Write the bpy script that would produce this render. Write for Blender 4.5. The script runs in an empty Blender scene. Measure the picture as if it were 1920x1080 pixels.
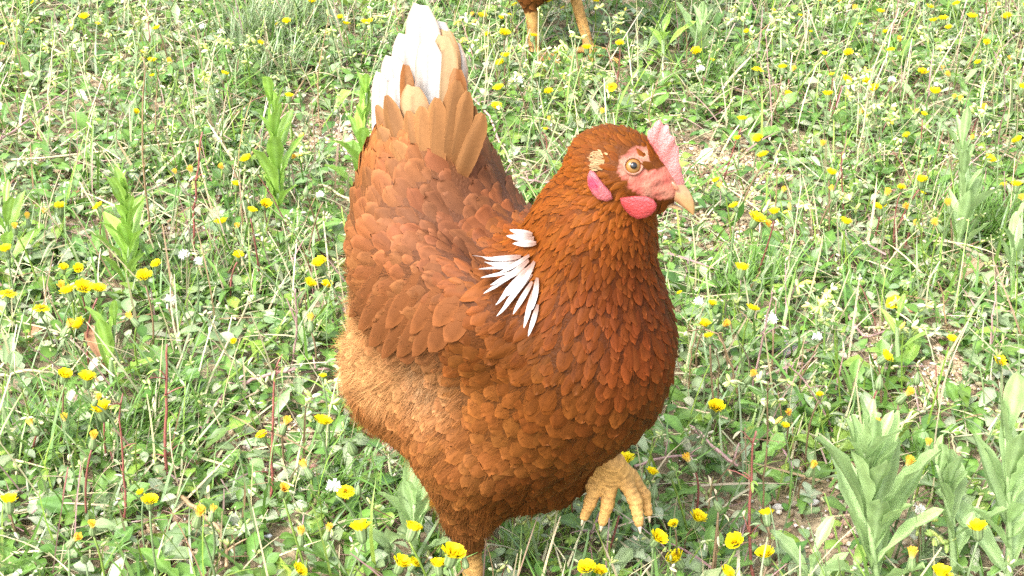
import bpy, math, time
import numpy as np
from mathutils import Vector, Matrix, kdtree
T0 = time.time()
rng = np.random.default_rng(7)
scn = bpy.context.scene
COL = scn.collection

# ------------------------------------------------------------------ camera, sky, sun, exposure
PITCH = math.radians(29)
CAM = np.array([.027, -.943, .80])
FPX = 3000.0                                     # focal length in pixels of a 1920 wide picture
cd = bpy.data.cameras.new('camera'); cam = bpy.data.objects.new('camera', cd); COL.objects.link(cam)
cam.location = CAM; cam.rotation_euler = (math.pi/2 - PITCH, 0, 0)
cd.sensor_width = 36; cd.lens = 36*FPX/1920; cd.clip_start = .02; cd.clip_end = 900
scn.camera = cam

SUN_DIR = np.array([-.42, -.46, .78]); SUN_DIR /= np.linalg.norm(SUN_DIR)
w = bpy.data.worlds.new('World'); scn.world = w; w.use_nodes = True
nt = w.node_tree; nt.nodes.clear()
sky = nt.nodes.new('ShaderNodeTexSky'); sky.sky_type = 'NISHITA'; sky.sun_disc = False
sky.sun_elevation = math.asin(SUN_DIR[2]); sky.sun_rotation = math.atan2(SUN_DIR[0], SUN_DIR[1])
sky.air_density = 1.0; sky.dust_density = 4.0; sky.ozone_density = 1.0
hs = nt.nodes.new('ShaderNodeHueSaturation'); hs.inputs['Saturation'].default_value = .35
bg = nt.nodes.new('ShaderNodeBackground'); bg.inputs[1].default_value = .15
wo = nt.nodes.new('ShaderNodeOutputWorld')
nt.links.new(sky.outputs[0], hs.inputs['Color']); nt.links.new(hs.outputs[0], bg.inputs[0]); nt.links.new(bg.outputs[0], wo.inputs[0])
sl = bpy.data.lights.new('sun', 'SUN'); sl.energy = 1.15; sl.angle = math.radians(24); sl.color = (1, .98, .94)
so = bpy.data.objects.new('sun', sl); COL.objects.link(so)
so.rotation_euler = Vector(SUN_DIR).to_track_quat('Z', 'Y').to_euler()
scn.view_settings.view_transform = 'Standard'; scn.view_settings.look = 'None'
scn.view_settings.gamma = 1; scn.view_settings.use_curve_mapping = False
scn.view_settings.exposure = 2.2
scn.render.engine = 'CYCLES'
scn.cycles.max_bounces = 6; scn.cycles.diffuse_bounces = 4; scn.cycles.glossy_bounces = 2; scn.cycles.transmission_bounces = 4
scn.cycles.use_denoising = False

# ------------------------------------------------------------------ where things stand (ground points under the lines of sight)
_F = np.array([0, math.cos(PITCH), -math.sin(PITCH)]); _U = np.array([0, math.sin(PITCH), math.cos(PITCH)])
def ray(px, py): return _F + np.array([1., 0, 0])*(px-960)/FPX + _U*(540-py)/FPX
def ground(px, py, z=0.):
    d = ray(px, py); return CAM + d*(z-CAM[2])/d[2]
def at_y(px, py, y):
    d = ray(px, py); return CAM + d*(y-CAM[1])/d[1]
def proj(P):
    P = np.atleast_2d(P)-CAM; z = P@_F
    return np.c_[960+FPX*P[:, 0]/z, 540-FPX*(P@_U)/z, z]

# ------------------------------------------------------------------ mesh building
def mesh(name, V, Q=None, T=None, C=None, mat=None, smooth=True, UV=None):
    me = bpy.data.meshes.new(name)
    V = np.asarray(V, np.float32)
    Q = np.zeros((0, 4), np.int32) if Q is None else np.asarray(Q, np.int32).reshape(-1, 4)
    T = np.zeros((0, 3), np.int32) if T is None else np.asarray(T, np.int32).reshape(-1, 3)
    me.vertices.add(len(V)); me.vertices.foreach_set('co', V.ravel())
    nl = Q.size+T.size; me.loops.add(nl); me.loops.foreach_set('vertex_index', np.concatenate([Q.ravel(), T.ravel()]))
    npol = len(Q)+len(T); me.polygons.add(npol)
    st = np.concatenate([np.arange(len(Q))*4, Q.size+np.arange(len(T))*3]).astype(np.int32)
    me.polygons.foreach_set('loop_start', st)
    me.polygons.foreach_set('use_smooth', np.full(npol, smooth))
    if C is not None:
        a = me.attributes.new('col', 'FLOAT_COLOR', 'POINT')
        C = np.asarray(C, np.float32); C = np.c_[C, np.ones(len(C), np.float32)] if C.shape[1] == 3 else C
        a.data.foreach_set('color', np.ascontiguousarray(C, np.float32).ravel())
    me.update(calc_edges=True); me.validate()
    if mat: me.materials.append(mat)
    return me
class MB:
    def __init__(s): s.V = []; s.Q = []; s.T = []; s.C = []; s.n = 0
    def add(s, V, Q=None, T=None, C=(1, 1, 1)):
        V = np.asarray(V, float)
        if Q is not None and len(Q): s.Q.append(np.asarray(Q)+s.n)
        if T is not None and len(T): s.T.append(np.asarray(T)+s.n)
        C = np.asarray(C, float)
        s.C.append(np.broadcast_to(C, (len(V), 3)) if C.ndim == 1 else C)
        s.V.append(V); s.n += len(V); return s
    def mesh(s, name, mat, smooth=True):
        return mesh(name, np.concatenate(s.V), np.concatenate(s.Q) if s.Q else None, np.concatenate(s.T) if s.T else None,
                    np.concatenate(s.C), mat, smooth)
def link(name, me, parent=None, loc=None, rot=None, scale=None, **props):
    o = bpy.data.objects.new(name, me); COL.objects.link(o)
    if parent: o.parent = parent
    if loc is not None: o.location = loc
    if rot is not None: o.rotation_euler = rot
    if scale is not None: o.scale = (scale,)*3 if np.isscalar(scale) else scale
    for k, v in props.items(): o[k] = v
    return o
def norm(a): a = np.asarray(a, float); return a/(np.linalg.norm(a, axis=-1, keepdims=True)+1e-12)
def tube(P, R, n=6, cap=True):
    """a tapered tube along the points P with radii R"""
    P = np.asarray(P, float); R = np.broadcast_to(np.asarray(R, float), (len(P),))
    d = norm(np.gradient(P, axis=0)); ref = np.array([.31, .2, .93]) if abs(d[0]@[.31, .2, .93]) < .9 else np.array([1., 0, 0])
    a = norm(np.cross(d, ref)); b = np.cross(d, a)
    th = np.arange(n)*2*math.pi/n
    V = (P[:, None]+R[:, None, None]*(a[:, None]*np.cos(th)[None, :, None]+b[:, None]*np.sin(th)[None, :, None])).reshape(-1, 3)
    i, j = np.meshgrid(np.arange(len(P)-1), np.arange(n), indexing='ij'); i = i.ravel(); j = j.ravel()
    Q = np.c_[i*n+j, i*n+(j+1) % n, (i+1)*n+(j+1) % n, (i+1)*n+j]
    T = []
    if cap:
        V = np.r_[V, P[:1], P[-1:]]; m = len(P)*n
        T = [(m, (k+1) % n, k) for k in range(n)]+[(m+1, (len(P)-1)*n+k, (len(P)-1)*n+(k+1) % n) for k in range(n)]
    return V, Q, T
def bez(a, b, c, n=8):
    t = np.linspace(0, 1, n)[:, None]; return (1-t)**2*np.asarray(a)+2*t*(1-t)*np.asarray(b)+t*t*np.asarray(c)
def spline(P, n):
    P = np.asarray(P, float); t = np.linspace(0, len(P)-1, n); i = np.clip(t.astype(int), 0, len(P)-2); f = (t-i)[:, None]
    p0 = P[np.maximum(i-1, 0)]; p1 = P[i]; p2 = P[i+1]; p3 = P[np.minimum(i+2, len(P)-1)]
    return .5*(2*p1+(p2-p0)*f+(2*p0-5*p1+4*p2-p3)*f*f+(3*p1-p0-3*p2+p3)*f**3)
def ribbons(B, D, Nn, L, W, prof, bend=0., fold=0., nt=3, wave=0.):
    """many leaf blades at once: bases B, directions D, upper side Nn, lengths, half widths, outline prof, downward bend"""
    B = np.atleast_2d(B); n = len(B); D = norm(np.broadcast_to(D, (n, 3))); Nn = np.broadcast_to(Nn, (n, 3))
    Nn = norm(Nn-(Nn*D).sum(1, keepdims=True)*D); S = np.cross(D, Nn)
    L = np.broadcast_to(L, (n,)); W = np.broadcast_to(W, (n,)); bend = np.broadcast_to(bend, (n,))+1e-4; fold = np.broadcast_to(fold, (n,))
    ns = len(prof); s = np.linspace(0, 1, ns); a = bend[:, None]*s[None]
    x = np.sin(a)/bend[:, None]; z = -(1-np.cos(a))/bend[:, None]
    C = B[:, None]+L[:, None, None]*(D[:, None]*x[..., None]+Nn[:, None]*z[..., None])
    Ns = Nn[:, None]*np.cos(a)[..., None]+D[:, None]*np.sin(a)[..., None]
    t = np.linspace(-1, 1, nt)
    hw = W[:, None]*np.asarray(prof)[None]
    V = C[:, :, None]+S[:, None, None]*(hw[:, :, None]*t)[..., None]+Ns[:, :, None]*((hw*fold[:, None])[:, :, None]*np.abs(t)+wave*W[:, None, None]*np.abs(t)*np.sin(s*17+3)[None, :, None]*np.sign(t))[..., None]
    k = ns*nt
    i, j = np.meshgrid(np.arange(ns-1), np.arange(nt-1), indexing='ij'); q = np.c_[(i*nt+j).ravel(), (i*nt+j+1).ravel(), ((i+1)*nt+j+1).ravel(), ((i+1)*nt+j).ravel()]
    Q = (np.arange(n)[:, None, None]*k+q[None]).reshape(-1, 4)
    ss = np.broadcast_to(s[None, :, None], (n, ns, nt)); tt = np.broadcast_to(t[None, None, :], (n, ns, nt))
    return V.reshape(-1, 3), Q, k, ss.reshape(-1), tt.reshape(-1)
def pnoise(x, y, f, seed=0):
    r = np.random.default_rng(seed); o = 0
    for k in range(7):
        a = r.uniform(0, 6.283); ph = r.uniform(0, 6.283); ff = f*r.uniform(.6, 1.7); o = o+np.sin((x*math.cos(a)+y*math.sin(a))*ff+ph)
    return o/3.2

# ------------------------------------------------------------------ materials
def new_mat(name):
    m = bpy.data.materials.new(name); m.use_nodes = True; n = m.node_tree.nodes; n.clear()
    out = n.new('ShaderNodeOutputMaterial'); p = n.new('ShaderNodeBsdfPrincipled'); m.node_tree.links.new(p.outputs[0], out.inputs[0])
    return m, m.node_tree, p, out
def col_mat(name, rough=.5, spec=.5, transl=0., noise=.0, nscale=200., bump=0., objrand=0., sheen=0., sss=0.):
    """colour comes from the mesh's own colour attribute, broken up by a fine noise"""
    m, t, p, out = new_mat(name); n = t.nodes; l = t.links
    a = n.new('ShaderNodeAttribute'); a.attribute_name = 'col'; c = a.outputs['Color']
    tc = n.new('ShaderNodeTexCoord')
    if noise or bump:
        nz = n.new('ShaderNodeTexNoise'); nz.inputs['Scale'].default_value = nscale; nz.inputs['Detail'].default_value = 3
        l.new(tc.outputs['Object'], nz.inputs['Vector'])
    if noise:
        mr = n.new('ShaderNodeMapRange'); mr.inputs[1].default_value = .25; mr.inputs[2].default_value = .75
        mr.inputs[3].default_value = 1-noise; mr.inputs[4].default_value = 1+noise
        l.new(nz.outputs['Fac'], mr.inputs[0])
        v = n.new('ShaderNodeVectorMath'); v.operation = 'SCALE'; l.new(c, v.inputs[0]); l.new(mr.outputs[0], v.inputs['Scale']); c = v.outputs[0]
    if objrand:
        oi = n.new('ShaderNodeObjectInfo'); mr = n.new('ShaderNodeMapRange'); mr.inputs[3].default_value = 1-objrand; mr.inputs[4].default_value = 1+objrand
        l.new(oi.outputs['Random'], mr.inputs[0])
        v = n.new('ShaderNodeVectorMath'); v.operation = 'SCALE'; l.new(c, v.inputs[0]); l.new(mr.outputs[0], v.inputs['Scale']); c = v.outputs[0]
    l.new(c, p.inputs['Base Color'])
    p.inputs['Roughness'].default_value = rough; p.inputs['Specular IOR Level'].default_value = spec
    if sheen: p.inputs['Sheen Weight'].default_value = sheen; p.inputs['Sheen Roughness'].default_value = .4
    if sss: p.inputs['Subsurface Weight'].default_value = sss; p.inputs['Subsurface Radius'].default_value = (1, .35, .25); p.inputs['Subsurface Scale'].default_value = .004
    if bump:
        b = n.new('ShaderNodeBump'); b.inputs['Strength'].default_value = bump; b.inputs['Distance'].default_value = .001
        l.new(nz.outputs['Fac'], b.inputs['Height']); l.new(b.outputs[0], p.inputs['Normal'])
    if transl:
        tr = n.new('ShaderNodeBsdfTranslucent'); mx = n.new('ShaderNodeMixShader'); mx.inputs[0].default_value = transl
        l.new(c, tr.inputs[0]); l.new(p.outputs[0], mx.inputs[1]); l.new(tr.outputs[0], mx.inputs[2]); l.new(mx.outputs[0], out.inputs[0])
    return m
M_LEAF = col_mat('leaf', .42, .5, .36, .14, 34, .05, .16)
M_COVER = col_mat('low_leaves', .40, .6, .28, .15, 300)
M_STEM = col_mat('stem', .5, .45, .0, .2, 300)
M_PETAL = col_mat('petal', .6, .3, .42, .08, 400)
M_PEBBLE = col_mat('pebble', .85, .3, 0, .25, 400, .4)
M_FEATHER = col_mat('feather', .62, .09, .04, .06, 420, .12)
M_SKIN = col_mat('bare_skin', .5, .4, 0, .16, 700, .8, 0, 0, .35)
M_BODY = col_mat('body', .6, .12, 0, .18, 500, .8)
M_HORN = col_mat('horn', .33, .5, 0, .1, 500, .1)
M_WHITE = col_mat('white_feather', .55, .35, .12, .05, 420, .2)
def eye_mat(name, col, rough):
    m, t, p, out = new_mat(name); p.inputs['Base Color'].default_value = (*col, 1); p.inputs['Roughness'].default_value = rough
    p.inputs['Coat Weight'].default_value = .3; p.inputs['Coat Roughness'].default_value = .03
    return m
M_PUPIL = eye_mat('pupil', (.004, .004, .005), .1)

def soil_mat():
    m, t, p, out = new_mat('gravelly_soil'); n = t.nodes; l = t.links
    tc = n.new('ShaderNodeTexCoord')
    v = n.new('ShaderNodeTexVoronoi'); v.inputs['Scale'].default_value = 170; l.new(tc.outputs['Object'], v.inputs['Vector'])
    nz = n.new('ShaderNodeTexNoise'); nz.inputs['Scale'].default_value = 9; nz.inputs['Detail'].default_value = 6; l.new(tc.outputs['Object'], nz.inputs['Vector'])
    n2 = n.new('ShaderNodeTexNoise'); n2.inputs['Scale'].default_value = 60; n2.inputs['Detail'].default_value = 5; l.new(tc.outputs['Object'], n2.inputs['Vector'])
    r = n.new('ShaderNodeValToRGB'); l.new(v.outputs['Color'], r.inputs[0])
    e = r.color_ramp.elements; e[0].color = (.16, .11, .065, 1); e[1].color = (.46, .36, .24, 1); x = e.new(.5); x.color = (.3, .22, .13, 1)
    r2 = n.new('ShaderNodeValToRGB'); l.new(n2.outputs['Fac'], r2.inputs[0]); e = r2.color_ramp.elements
    e[0].position = .35; e[0].color = (.10, .075, .045, 1); e[1].position = .65; e[1].color = (.42, .34, .22, 1)
    mx = n.new('ShaderNodeMix'); mx.data_type = 'RGBA'; mx.inputs[0].default_value = .5
    l.new(r.outputs[0], mx.inputs[6]); l.new(r2.outputs[0], mx.inputs[7])
    # farther off than the modelled plants the sward closes over the soil
    geo = n.new('ShaderNodeNewGeometry'); ln = n.new('ShaderNodeVectorMath'); ln.operation = 'LENGTH'; l.new(geo.outputs['Position'], ln.inputs[0])
    mr = n.new('ShaderNodeMapRange'); mr.inputs[1].default_value = 1.9; mr.inputs[2].default_value = 2.7; l.new(ln.outputs['Value'], mr.inputs[0])
    g = n.new('ShaderNodeValToRGB'); l.new(n2.outputs['Fac'], g.inputs[0]); e = g.color_ramp.elements
    e[0].position = .3; e[0].color = (.03, .06, .015, 1); e[1].position = .7; e[1].color = (.16, .2, .08, 1)
    m2 = n.new('ShaderNodeMix'); m2.data_type = 'RGBA'; l.new(mr.outputs[0], m2.inputs[0]); l.new(mx.outputs[2], m2.inputs[6]); l.new(g.outputs[0], m2.inputs[7])
    l.new(m2.outputs[2], p.inputs['Base Color']); p.inputs['Roughness'].default_value = .9; p.inputs['Specular IOR Level'].default_value = .2
    b = n.new('ShaderNodeBump'); b.inputs['Distance'].default_value = .004; b.inputs['Strength'].default_value = .8; l.new(v.outputs['Distance'], b.inputs['Height']); l.new(b.outputs[0], p.inputs['Normal'])
    return m

# ------------------------------------------------------------------ the ground
def gh(x, y):
    """height of the soil"""
    return .006*pnoise(x, y, 9, 3)+.003*pnoise(x, y, 30, 4)
def make_ground():
    g = np.r_[-400, -120, -40, -14, -6, np.linspace(-3.2, 3.2, 161), 6, 14, 40, 120, 400]
    X, Y = np.meshgrid(g, g+.9, indexing='ij'); n = len(g)
    f = np.clip((3.3-np.maximum(abs(X), abs(Y-.9)))/.4, 0, 1)
    V = np.c_[X.ravel(), Y.ravel(), (gh(X, Y)*f-.004).ravel()]
    i, j = np.meshgrid(np.arange(n-1), np.arange(n-1), indexing='ij'); i = i.ravel(); j = j.ravel()
    Q = np.c_[i*n+j, (i+1)*n+j, (i+1)*n+j+1, i*n+j+1]
    o = link('ground', mesh('ground', V, Q, mat=soil_mat()), kind='structure'); o['label'] = 'tan gravelly soil showing between the weeds of the meadow'
make_ground()

# ------------------------------------------------------------------ the hen: one implicit body, polygonised
YAW = math.radians(45)
FD = np.array([math.cos(YAW), -math.sin(YAW), 0]); LD = np.array([math.sin(YAW), math.cos(YAW), 0]); HO = .033*LD
def loc(px, py, yl):
    """a point of the hen's own frame: where the sight line crosses the lengthwise plane yl to her left"""
    d = ray(px, py); t = (yl-(CAM-HO)@LD)/(d@LD); P = CAM+t*d-HO
    return np.array([P@FD, yl, P[2]])
def ell(P, c, r, rot=None):
    q = P-np.array(c)
    if rot is not None: q = q@rot
    r = np.array(r); k0 = np.sqrt(((q/r)**2).sum(1)); k1 = np.sqrt(((q/r**2)**2).sum(1))+1e-9
    return k0*(k0-1)/k1
def axes(f, up=(0, 0, 1)):
    f = norm(f); l = norm(np.cross(up, f)); return np.c_[f, l, np.cross(f, l)]
def cap(P, a, b, ra, rb):
    a = np.array(a, float); b = np.array(b, float); ab = b-a; h = np.clip(((P-a)@ab)/(ab@ab), 0, 1)
    return np.linalg.norm(P-a-h[:, None]*ab, axis=1)-(ra+(rb-ra)*h)
def smin(a, b, k):
    h = np.maximum(k-np.abs(a-b), 0)/k; return np.minimum(a, b)-h*h*k*.25
HR = axes((1, .5, -.30)); HC = loc(1165, 318, .006); SN = HC+HR@np.array([.0205, 0, -.002])
BELLY = loc(990, 878, .008)
def trunk(P):
    d = ell(P, (.006, 0, .219), (.105, .063, .076), axes((1, 0, .14)))
    d = smin(d, ell(P, (.062, 0, .248), (.065, .055, .070)), .05)
    d = smin(d, ell(P, (.004, 0, .156), (.058, .053, .056)), .05)
    d = smin(d, ell(P, (-.078, -.006, .172), (.058, .064, .060)), .05)
    d = smin(d, smin(cap(P, (-.044, -.004, .248), (-.077, 0, .333), .060, .042), ell(P, (-.066, -.014, .292), (.044, .054, .050)), .04), .045)
    d = smin(d, ell(P, BELLY, (.030, .029, .021)), .032)
    for s in (-1, 1):
        d = smin(d, ell(P, (-.014, s*(.060 if s < 0 else .050), .272 if s < 0 else .246), (.080, .0235, .047), axes((1, s*.10, .19))), .017)
    n = smin(cap(P, (.066, 0, .268), (.077, .002, .338), .052, .0355), cap(P, (.077, .002, .338), (.089, .005, .382), .0350, .0215), .022)
    d = smin(d, n, .034)
    h = smin(ell(P, HC, (.0335, .0215, .0230), HR), ell(P, SN, (.0175, .0095, .0105), HR), .012)
    return smin(d, h, .016)
def thighs(P, left):
    if len(left) > 2:
        d = np.full(len(P), 1.)
        for a, b, ra, rb in left: d = np.minimum(d, cap(P, a, b, ra, rb))
        return d
    d = smin(cap(P, (.0, -.042, .15), (-.006, -.035, .085), .031, .0145), cap(P, (-.006, -.035, .085), (-.005, -.034, .060), .0145, .0095), .015)
    for a, b, ra, rb in left: d = np.minimum(d, cap(P, a, b, ra, rb))
    return d
def plumed(P, left): return smin(trunk(P), thighs(P, left), .035)
GROUND_TOES = [[(0, 0, .012, .0068), (.018, .001, .0085, .0058), (.040, .003, .006, .0048), (.058, .004, .005, .0038)],
               [(0, 0, .012, .0066), (.013, .013, .0085, .0054), (.028, .026, .006, .0044), (.040, .035, .005, .0034)],
               [(0, 0, .012, .0066), (.014, -.011, .0085, .0054), (.031, -.021, .006, .0044), (.043, -.028, .005, .0034)],
               [(0, 0, .014, .0060), (-.012, .003, .009, .0048), (-.022, .005, .005, .0034)]]
def raised_left():
    A = loc(1055, 912, .033); K = loc(1150, 868, .030)
    shank = [(A, K, .0100, .0082)]
    raw = [[(1150, 868, .030, .0076), (1116, 917, .024, .0054), (1107, 942, .020, .0048), (1096, 968, .016, .0038)],
           [(1150, 868, .030, .0076), (1142, 920, .028, .0058), (1139, 946, .024, .0050), (1130, 978, .020, .0040)],
           [(1150, 868, .030, .0076), (1174, 905, .036, .0060), (1191, 940, .034, .0052), (1198, 980, .030, .0040)],
           [(1150, 868, .030, .0076), (1184, 893, .046, .0054), (1208, 928, .048, .0046), (1215, 960, .046, .0036)]]
    toes = [[(*loc(a, b, c), r*.90) for a, b, c, r in t] for t in raw]
    return [((.02, .035, .16), (.022, .032, .120), .040, .024)], shank, toes
def standing_left(fx):
    th = [((.0, -.038, .16), (-.010, -.036, .100), .030, .016), ((-.010, -.036, .100), (-.008, -.035, .080), .015, .0095),
          ((.015, .040, .165), (fx-.045, .037, .125), .028, .014), ((fx-.045, .037, .125), (fx-.040, .036, .108), .013, .009)]
    return th, [((fx-.042, .036, .115), (fx, .033, .012), .0082, .0072)], [[(x+fx, -y+.033, z, r) for x, y, z, r in t] for t in GROUND_TOES]
def foot_field(P, shank, toes):
    d = np.full(len(P), 1.)
    for a, b, ra, rb in shank:
        d = smin(d, cap(P, a, b, ra, rb), .006)
        a = np.array(a, float); b = np.array(b, float)
    for t in toes:
        for a, b in zip(t[:-1], t[1:]): d = smin(d, cap(P, a[:3], b[:3], a[3], b[3]), .0025)
    return d
def surface_nets(f, lo, hi, vs):
    lo = np.array(lo); n = np.ceil((np.array(hi)-lo)/vs).astype(int)+1
    xs = [lo[i]+vs*np.arange(n[i]) for i in range(3)]
    # coarse pass: only evaluate the fine field near the surface
    G = np.stack(np.meshgrid(*[x[::4] for x in xs], indexing='ij'), -1); sh = G.shape[:3]
    Dc = f(G.reshape(-1, 3)).reshape(sh)
    near = np.abs(Dc) < vs*4*1.9
    D = np.repeat(np.repeat(np.repeat(Dc, 4, 0), 4, 1), 4, 2)[:n[0], :n[1], :n[2]].copy()
    m = near.copy()
    for ax_ in range(3):
        m = m | np.roll(m, 1, ax_) | np.roll(m, -1, ax_)
    m = np.repeat(np.repeat(np.repeat(m, 4, 0), 4, 1), 4, 2)[:n[0], :n[1], :n[2]]
    I = np.argwhere(m); out = np.empty(len(I))
    for k in range(0, len(I), 300000): out[k:k+300000] = f(lo+vs*I[k:k+300000])
    D[m] = out
    S = D < 0; nx, ny, nz = n-1
    cnt = np.zeros((nx, ny, nz)); acc = np.zeros((nx, ny, nz, 3))
    C = lambda i, j, k: D[i:i+nx, j:j+ny, k:k+nz]
    for a in range(3):
        oo = [b for b in range(3) if b != a]
        for u in (0, 1):
            for v in (0, 1):
                o = [0, 0, 0]; o[oo[0]] = u; o[oo[1]] = v; p = list(o); p[a] = 1
                d0 = C(*o); d1 = C(*p); mm = (d0 < 0) != (d1 < 0); t = np.where(mm, d0/np.where(mm, d0-d1, 1), 0); cnt += mm
                for q in range(3): acc[..., q] += mm*(t if q == a else o[q])
    act = cnt > 0; idx = -np.ones((nx, ny, nz), int); idx[act] = np.arange(act.sum())
    V = lo+vs*(np.argwhere(act)+acc[act]/cnt[act][:, None]); Q = []
    for a in range(3):
        oo = [b for b in range(3) if b != a]; s0 = [slice(None)]*3; s1 = [slice(None)]*3; s0[a] = slice(0, -1); s1[a] = slice(1, None)
        for o in oo: s0[o] = slice(1, -1); s1[o] = slice(1, -1)
        E = np.argwhere(S[tuple(s0)] != S[tuple(s1)])
        if not len(E): continue
        E[:, oo[0]] += 1; E[:, oo[1]] += 1; fl = S[E[:, 0], E[:, 1], E[:, 2]]
        e0 = np.zeros(3, int); e0[oo[0]] = 1; e1 = np.zeros(3, int); e1[oo[1]] = 1
        q = np.stack([idx[tuple((E-e0-e1).T)], idx[tuple((E-e1).T)], idx[tuple(E.T)], idx[tuple((E-e0).T)]], 1)
        if a == 1: fl = ~fl
        q[~fl] = q[~fl][:, ::-1]; Q.append(q)
    return V, np.concatenate(Q)
def grad(f, P, e=.0012):
    k = np.array([[1, -1, -1], [-1, -1, 1], [-1, 1, -1], [1, 1, 1.]]); g = 0
    for v in k: g = g+v*f(P+e*v)[:, None]
    return norm(g)
def to_iso(f, P, h, it=2):
    for _ in range(it): P = P-grad(f, P)*(f(P)-h)[:, None]
    return P
def hit(f, px, py, far=False):
    o = (CAM-HO)@np.c_[FD, LD, [0, 0, 1.]]; d = norm(ray(px, py))@np.c_[FD, LD, [0, 0, 1.]]; t = .7
    for _ in range(120):
        s = f((o+t*d)[None])[0]; t += max(min(s*.7, .02), -.01)
        if abs(s) < 2e-5 or t > 1.8: break
    return o+t*d

# colours of the plumage; PINK has the back's sky sheen painted in
RUST = np.array([.100, .0290, .0042]); GOLD = np.array([.130, .0335, .0030]); DEEP = np.array([.068, .0150, .0024]); PINK = np.array([.110, .0410, .0185])
PALE = np.array([.33, .160, .060]); TAN = np.array([.158, .0560, .0140]); CREAM = np.array([.36, .23, .120]); WHITE = np.array([.48, .465, .445])
YELLOW = np.array([.44, .245, .080]); FACE = np.array([.31, .100, .070])
# where, which way feathers lie, length and half width (m), colour (breast darkened for its shade), spacing
ANCH = [((.105, 0, .412), (-1, 0, .02), .010, .0018, RUST*1.0, .0030), ((.095, .024, .392), (-1, 0, -.35), .010, .0017, GOLD, .0030),
        ((.065, 0, .392), (-.85, 0, -.6), .014, .0021, GOLD, .0035), ((.10, .022, .362), (-.5, .1, -.9), .012, .0019, GOLD, .0032),
        ((.078, .042, .345), (-.4, .1, -1), .022, .0024, GOLD, .0044), ((.04, 0, .35), (-.5, 0, -.9), .024, .0026, GOLD*1.05, .0046),
        ((.115, .01, .335), (-.1, 0, -1), .016, .0027, DEEP*1.15, .0044), ((.105, .03, .31), (-.2, .05, -1), .020, .0031, DEEP*1.05, .0054),
        ((.065, .05, .31), (-.7, .25, -.8), .032, .0031, GOLD*1.02, .0054), ((.025, 0, .325), (-.95, 0, -.35), .030, .0038, GOLD, .0066),
        ((.125, 0, .285), (-.05, 0, -1), .020, .0042, DEEP*1.2, .0072), ((.095, .05, .285), (-.3, .1, -1), .024, .0048, RUST*.72, .0084),
        ((.125, 0, .225), (-.35, 0, -1), .024, .0060, RUST*.66, .0098), ((.095, .052, .225), (-.5, .05, -1), .025, .0064, RUST*.72, .0104),
        ((.06, 0, .16), (-1, 0, -.5), .025, .0066, RUST*.66, .0110), ((.06, .07, .22), (-.7, 0, -.75), .025, .0064, (RUST*.5+TAN*.5), .0108),
        ((.06, .065, .27), (-.95, .1, -.55), .022, .0060, RUST*1.0, .0100), ((.045, .05, .300), (-1, .1, -.25), .022, .0056, PINK*.85, .0092),
        ((.0, .082, .275), (-1, 0, -.30), .028, .0056, (RUST*.2+PINK*.5+TAN*.3), .0096), ((-.07, .085, .275), (-1, 0, -.45), .034, .0060, (RUST*.3+PINK*.45+TAN*.25), .0108),
        ((-.01, .085, .250), (-.8, 0, -.75), .030, .0058, (RUST*.35+PINK*.4+TAN*.25)*.92, .0108), ((-.05, .085, .255), (-.7, 0, -.85), .032, .0060, (RUST*.35+PINK*.4+TAN*.25)*.92, .0110),
        ((.0, 0, .305), (-1, 0, .12), .022, .0070, PINK, .0106), ((-.017, .034, .320), (-1, .02, .1), .024, .0068, PINK*1.02, .0106),
        ((-.05, 0, .34), (-.75, 0, .7), .024, .0078, PINK*1.04, .0120), ((-.05, .04, .335), (-.7, 0, .75), .025, .0070, PINK*.7+TAN*.4, .0115), ((-.076, .065, .285), (-.9, 0, .1), .028, .0068, (TAN*.6+PINK*.5), .0115),
        ((-.06, .02, .365), (-.35, 0, 1), .036, .0072, TAN*1.12, .0105), ((-.09, .04, .345), (-.3, .1, .9), .036, .0072, TAN*1.12, .0105),
        ((-.115, .02, .31), (-.3, .1, .6), .03, .0085, TAN, .0130),
        ((-.115, .05, .2), (-1, .05, -.4), .020, .0050, PALE, .0090), ((-.12, 0, .155), (-.7, 0, -.9), .02, .0050, PALE*.95, .0090),
        ((-.085, .075, .225), (-1, 0, -.6), .020, .0050, PALE, .0090), ((-.055, .082, .205), (-.8, 0, -.8), .020, .0050, PALE*.85, .0090),
        ((-.005, .088, .222), (-.55, 0, -.9), .024, .0054, TAN*.75+CREAM*.25, .0100),
        ((-.07, .06, .14), (-.6, 0, -1), .022, .0054, TAN*.95, .0096), ((-.016, .084, .168), (-.5, 0, -1), .023, .0060, TAN*.95, .0100), ((.03, .076, .17), (-.7, 0, -.75), .024, .0062, (RUST*.25+TAN*.75)*.95, .0105),
        ((-.005, .065, .125), (-.4, 0, -1), .022, .0058, TAN*.85, .0100),
        ((-.012, .055, .09), (-.1, 0, -1), .015, .0038, TAN*.68, .0066), ((-.01, .036, .07), (0, 0, -1), .010, .0028, TAN*.62, .0046),
        ((.04, .03, .13), (-.7, 0, -.7), .02, .0056, RUST*.68, .0095)]
A_P = np.array([a[0] for a in ANCH]); A_D = norm(np.array([a[1] for a in ANCH])); A_S = np.array([[a[2], a[3], a[5]] for a in ANCH]); A_C = np.array([a[4] for a in ANCH])
def plume_at(P):
    q = P.copy(); sg = np.where(q[:, 1] < 0, -1., 1.); q[:, 1] = abs(q[:, 1])
    wt = np.exp(-((q[:, None]-A_P[None])**2).sum(2)/(2*.021**2))+1e-9; wt = wt**1.3; wt /= wt.sum(1, keepdims=True)
    D = wt@A_D; D[:, 1] *= sg; return D, wt@A_S, wt@A_C
S_ROWS = np.array([0, .2, .45, .65, .82, .94, 1.]); ROUND = np.array([.42, .85, 1, 1, .86, .52, .10]); LANCE = np.array([.5, .9, 1, .82, .5, .24, .03])
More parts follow.
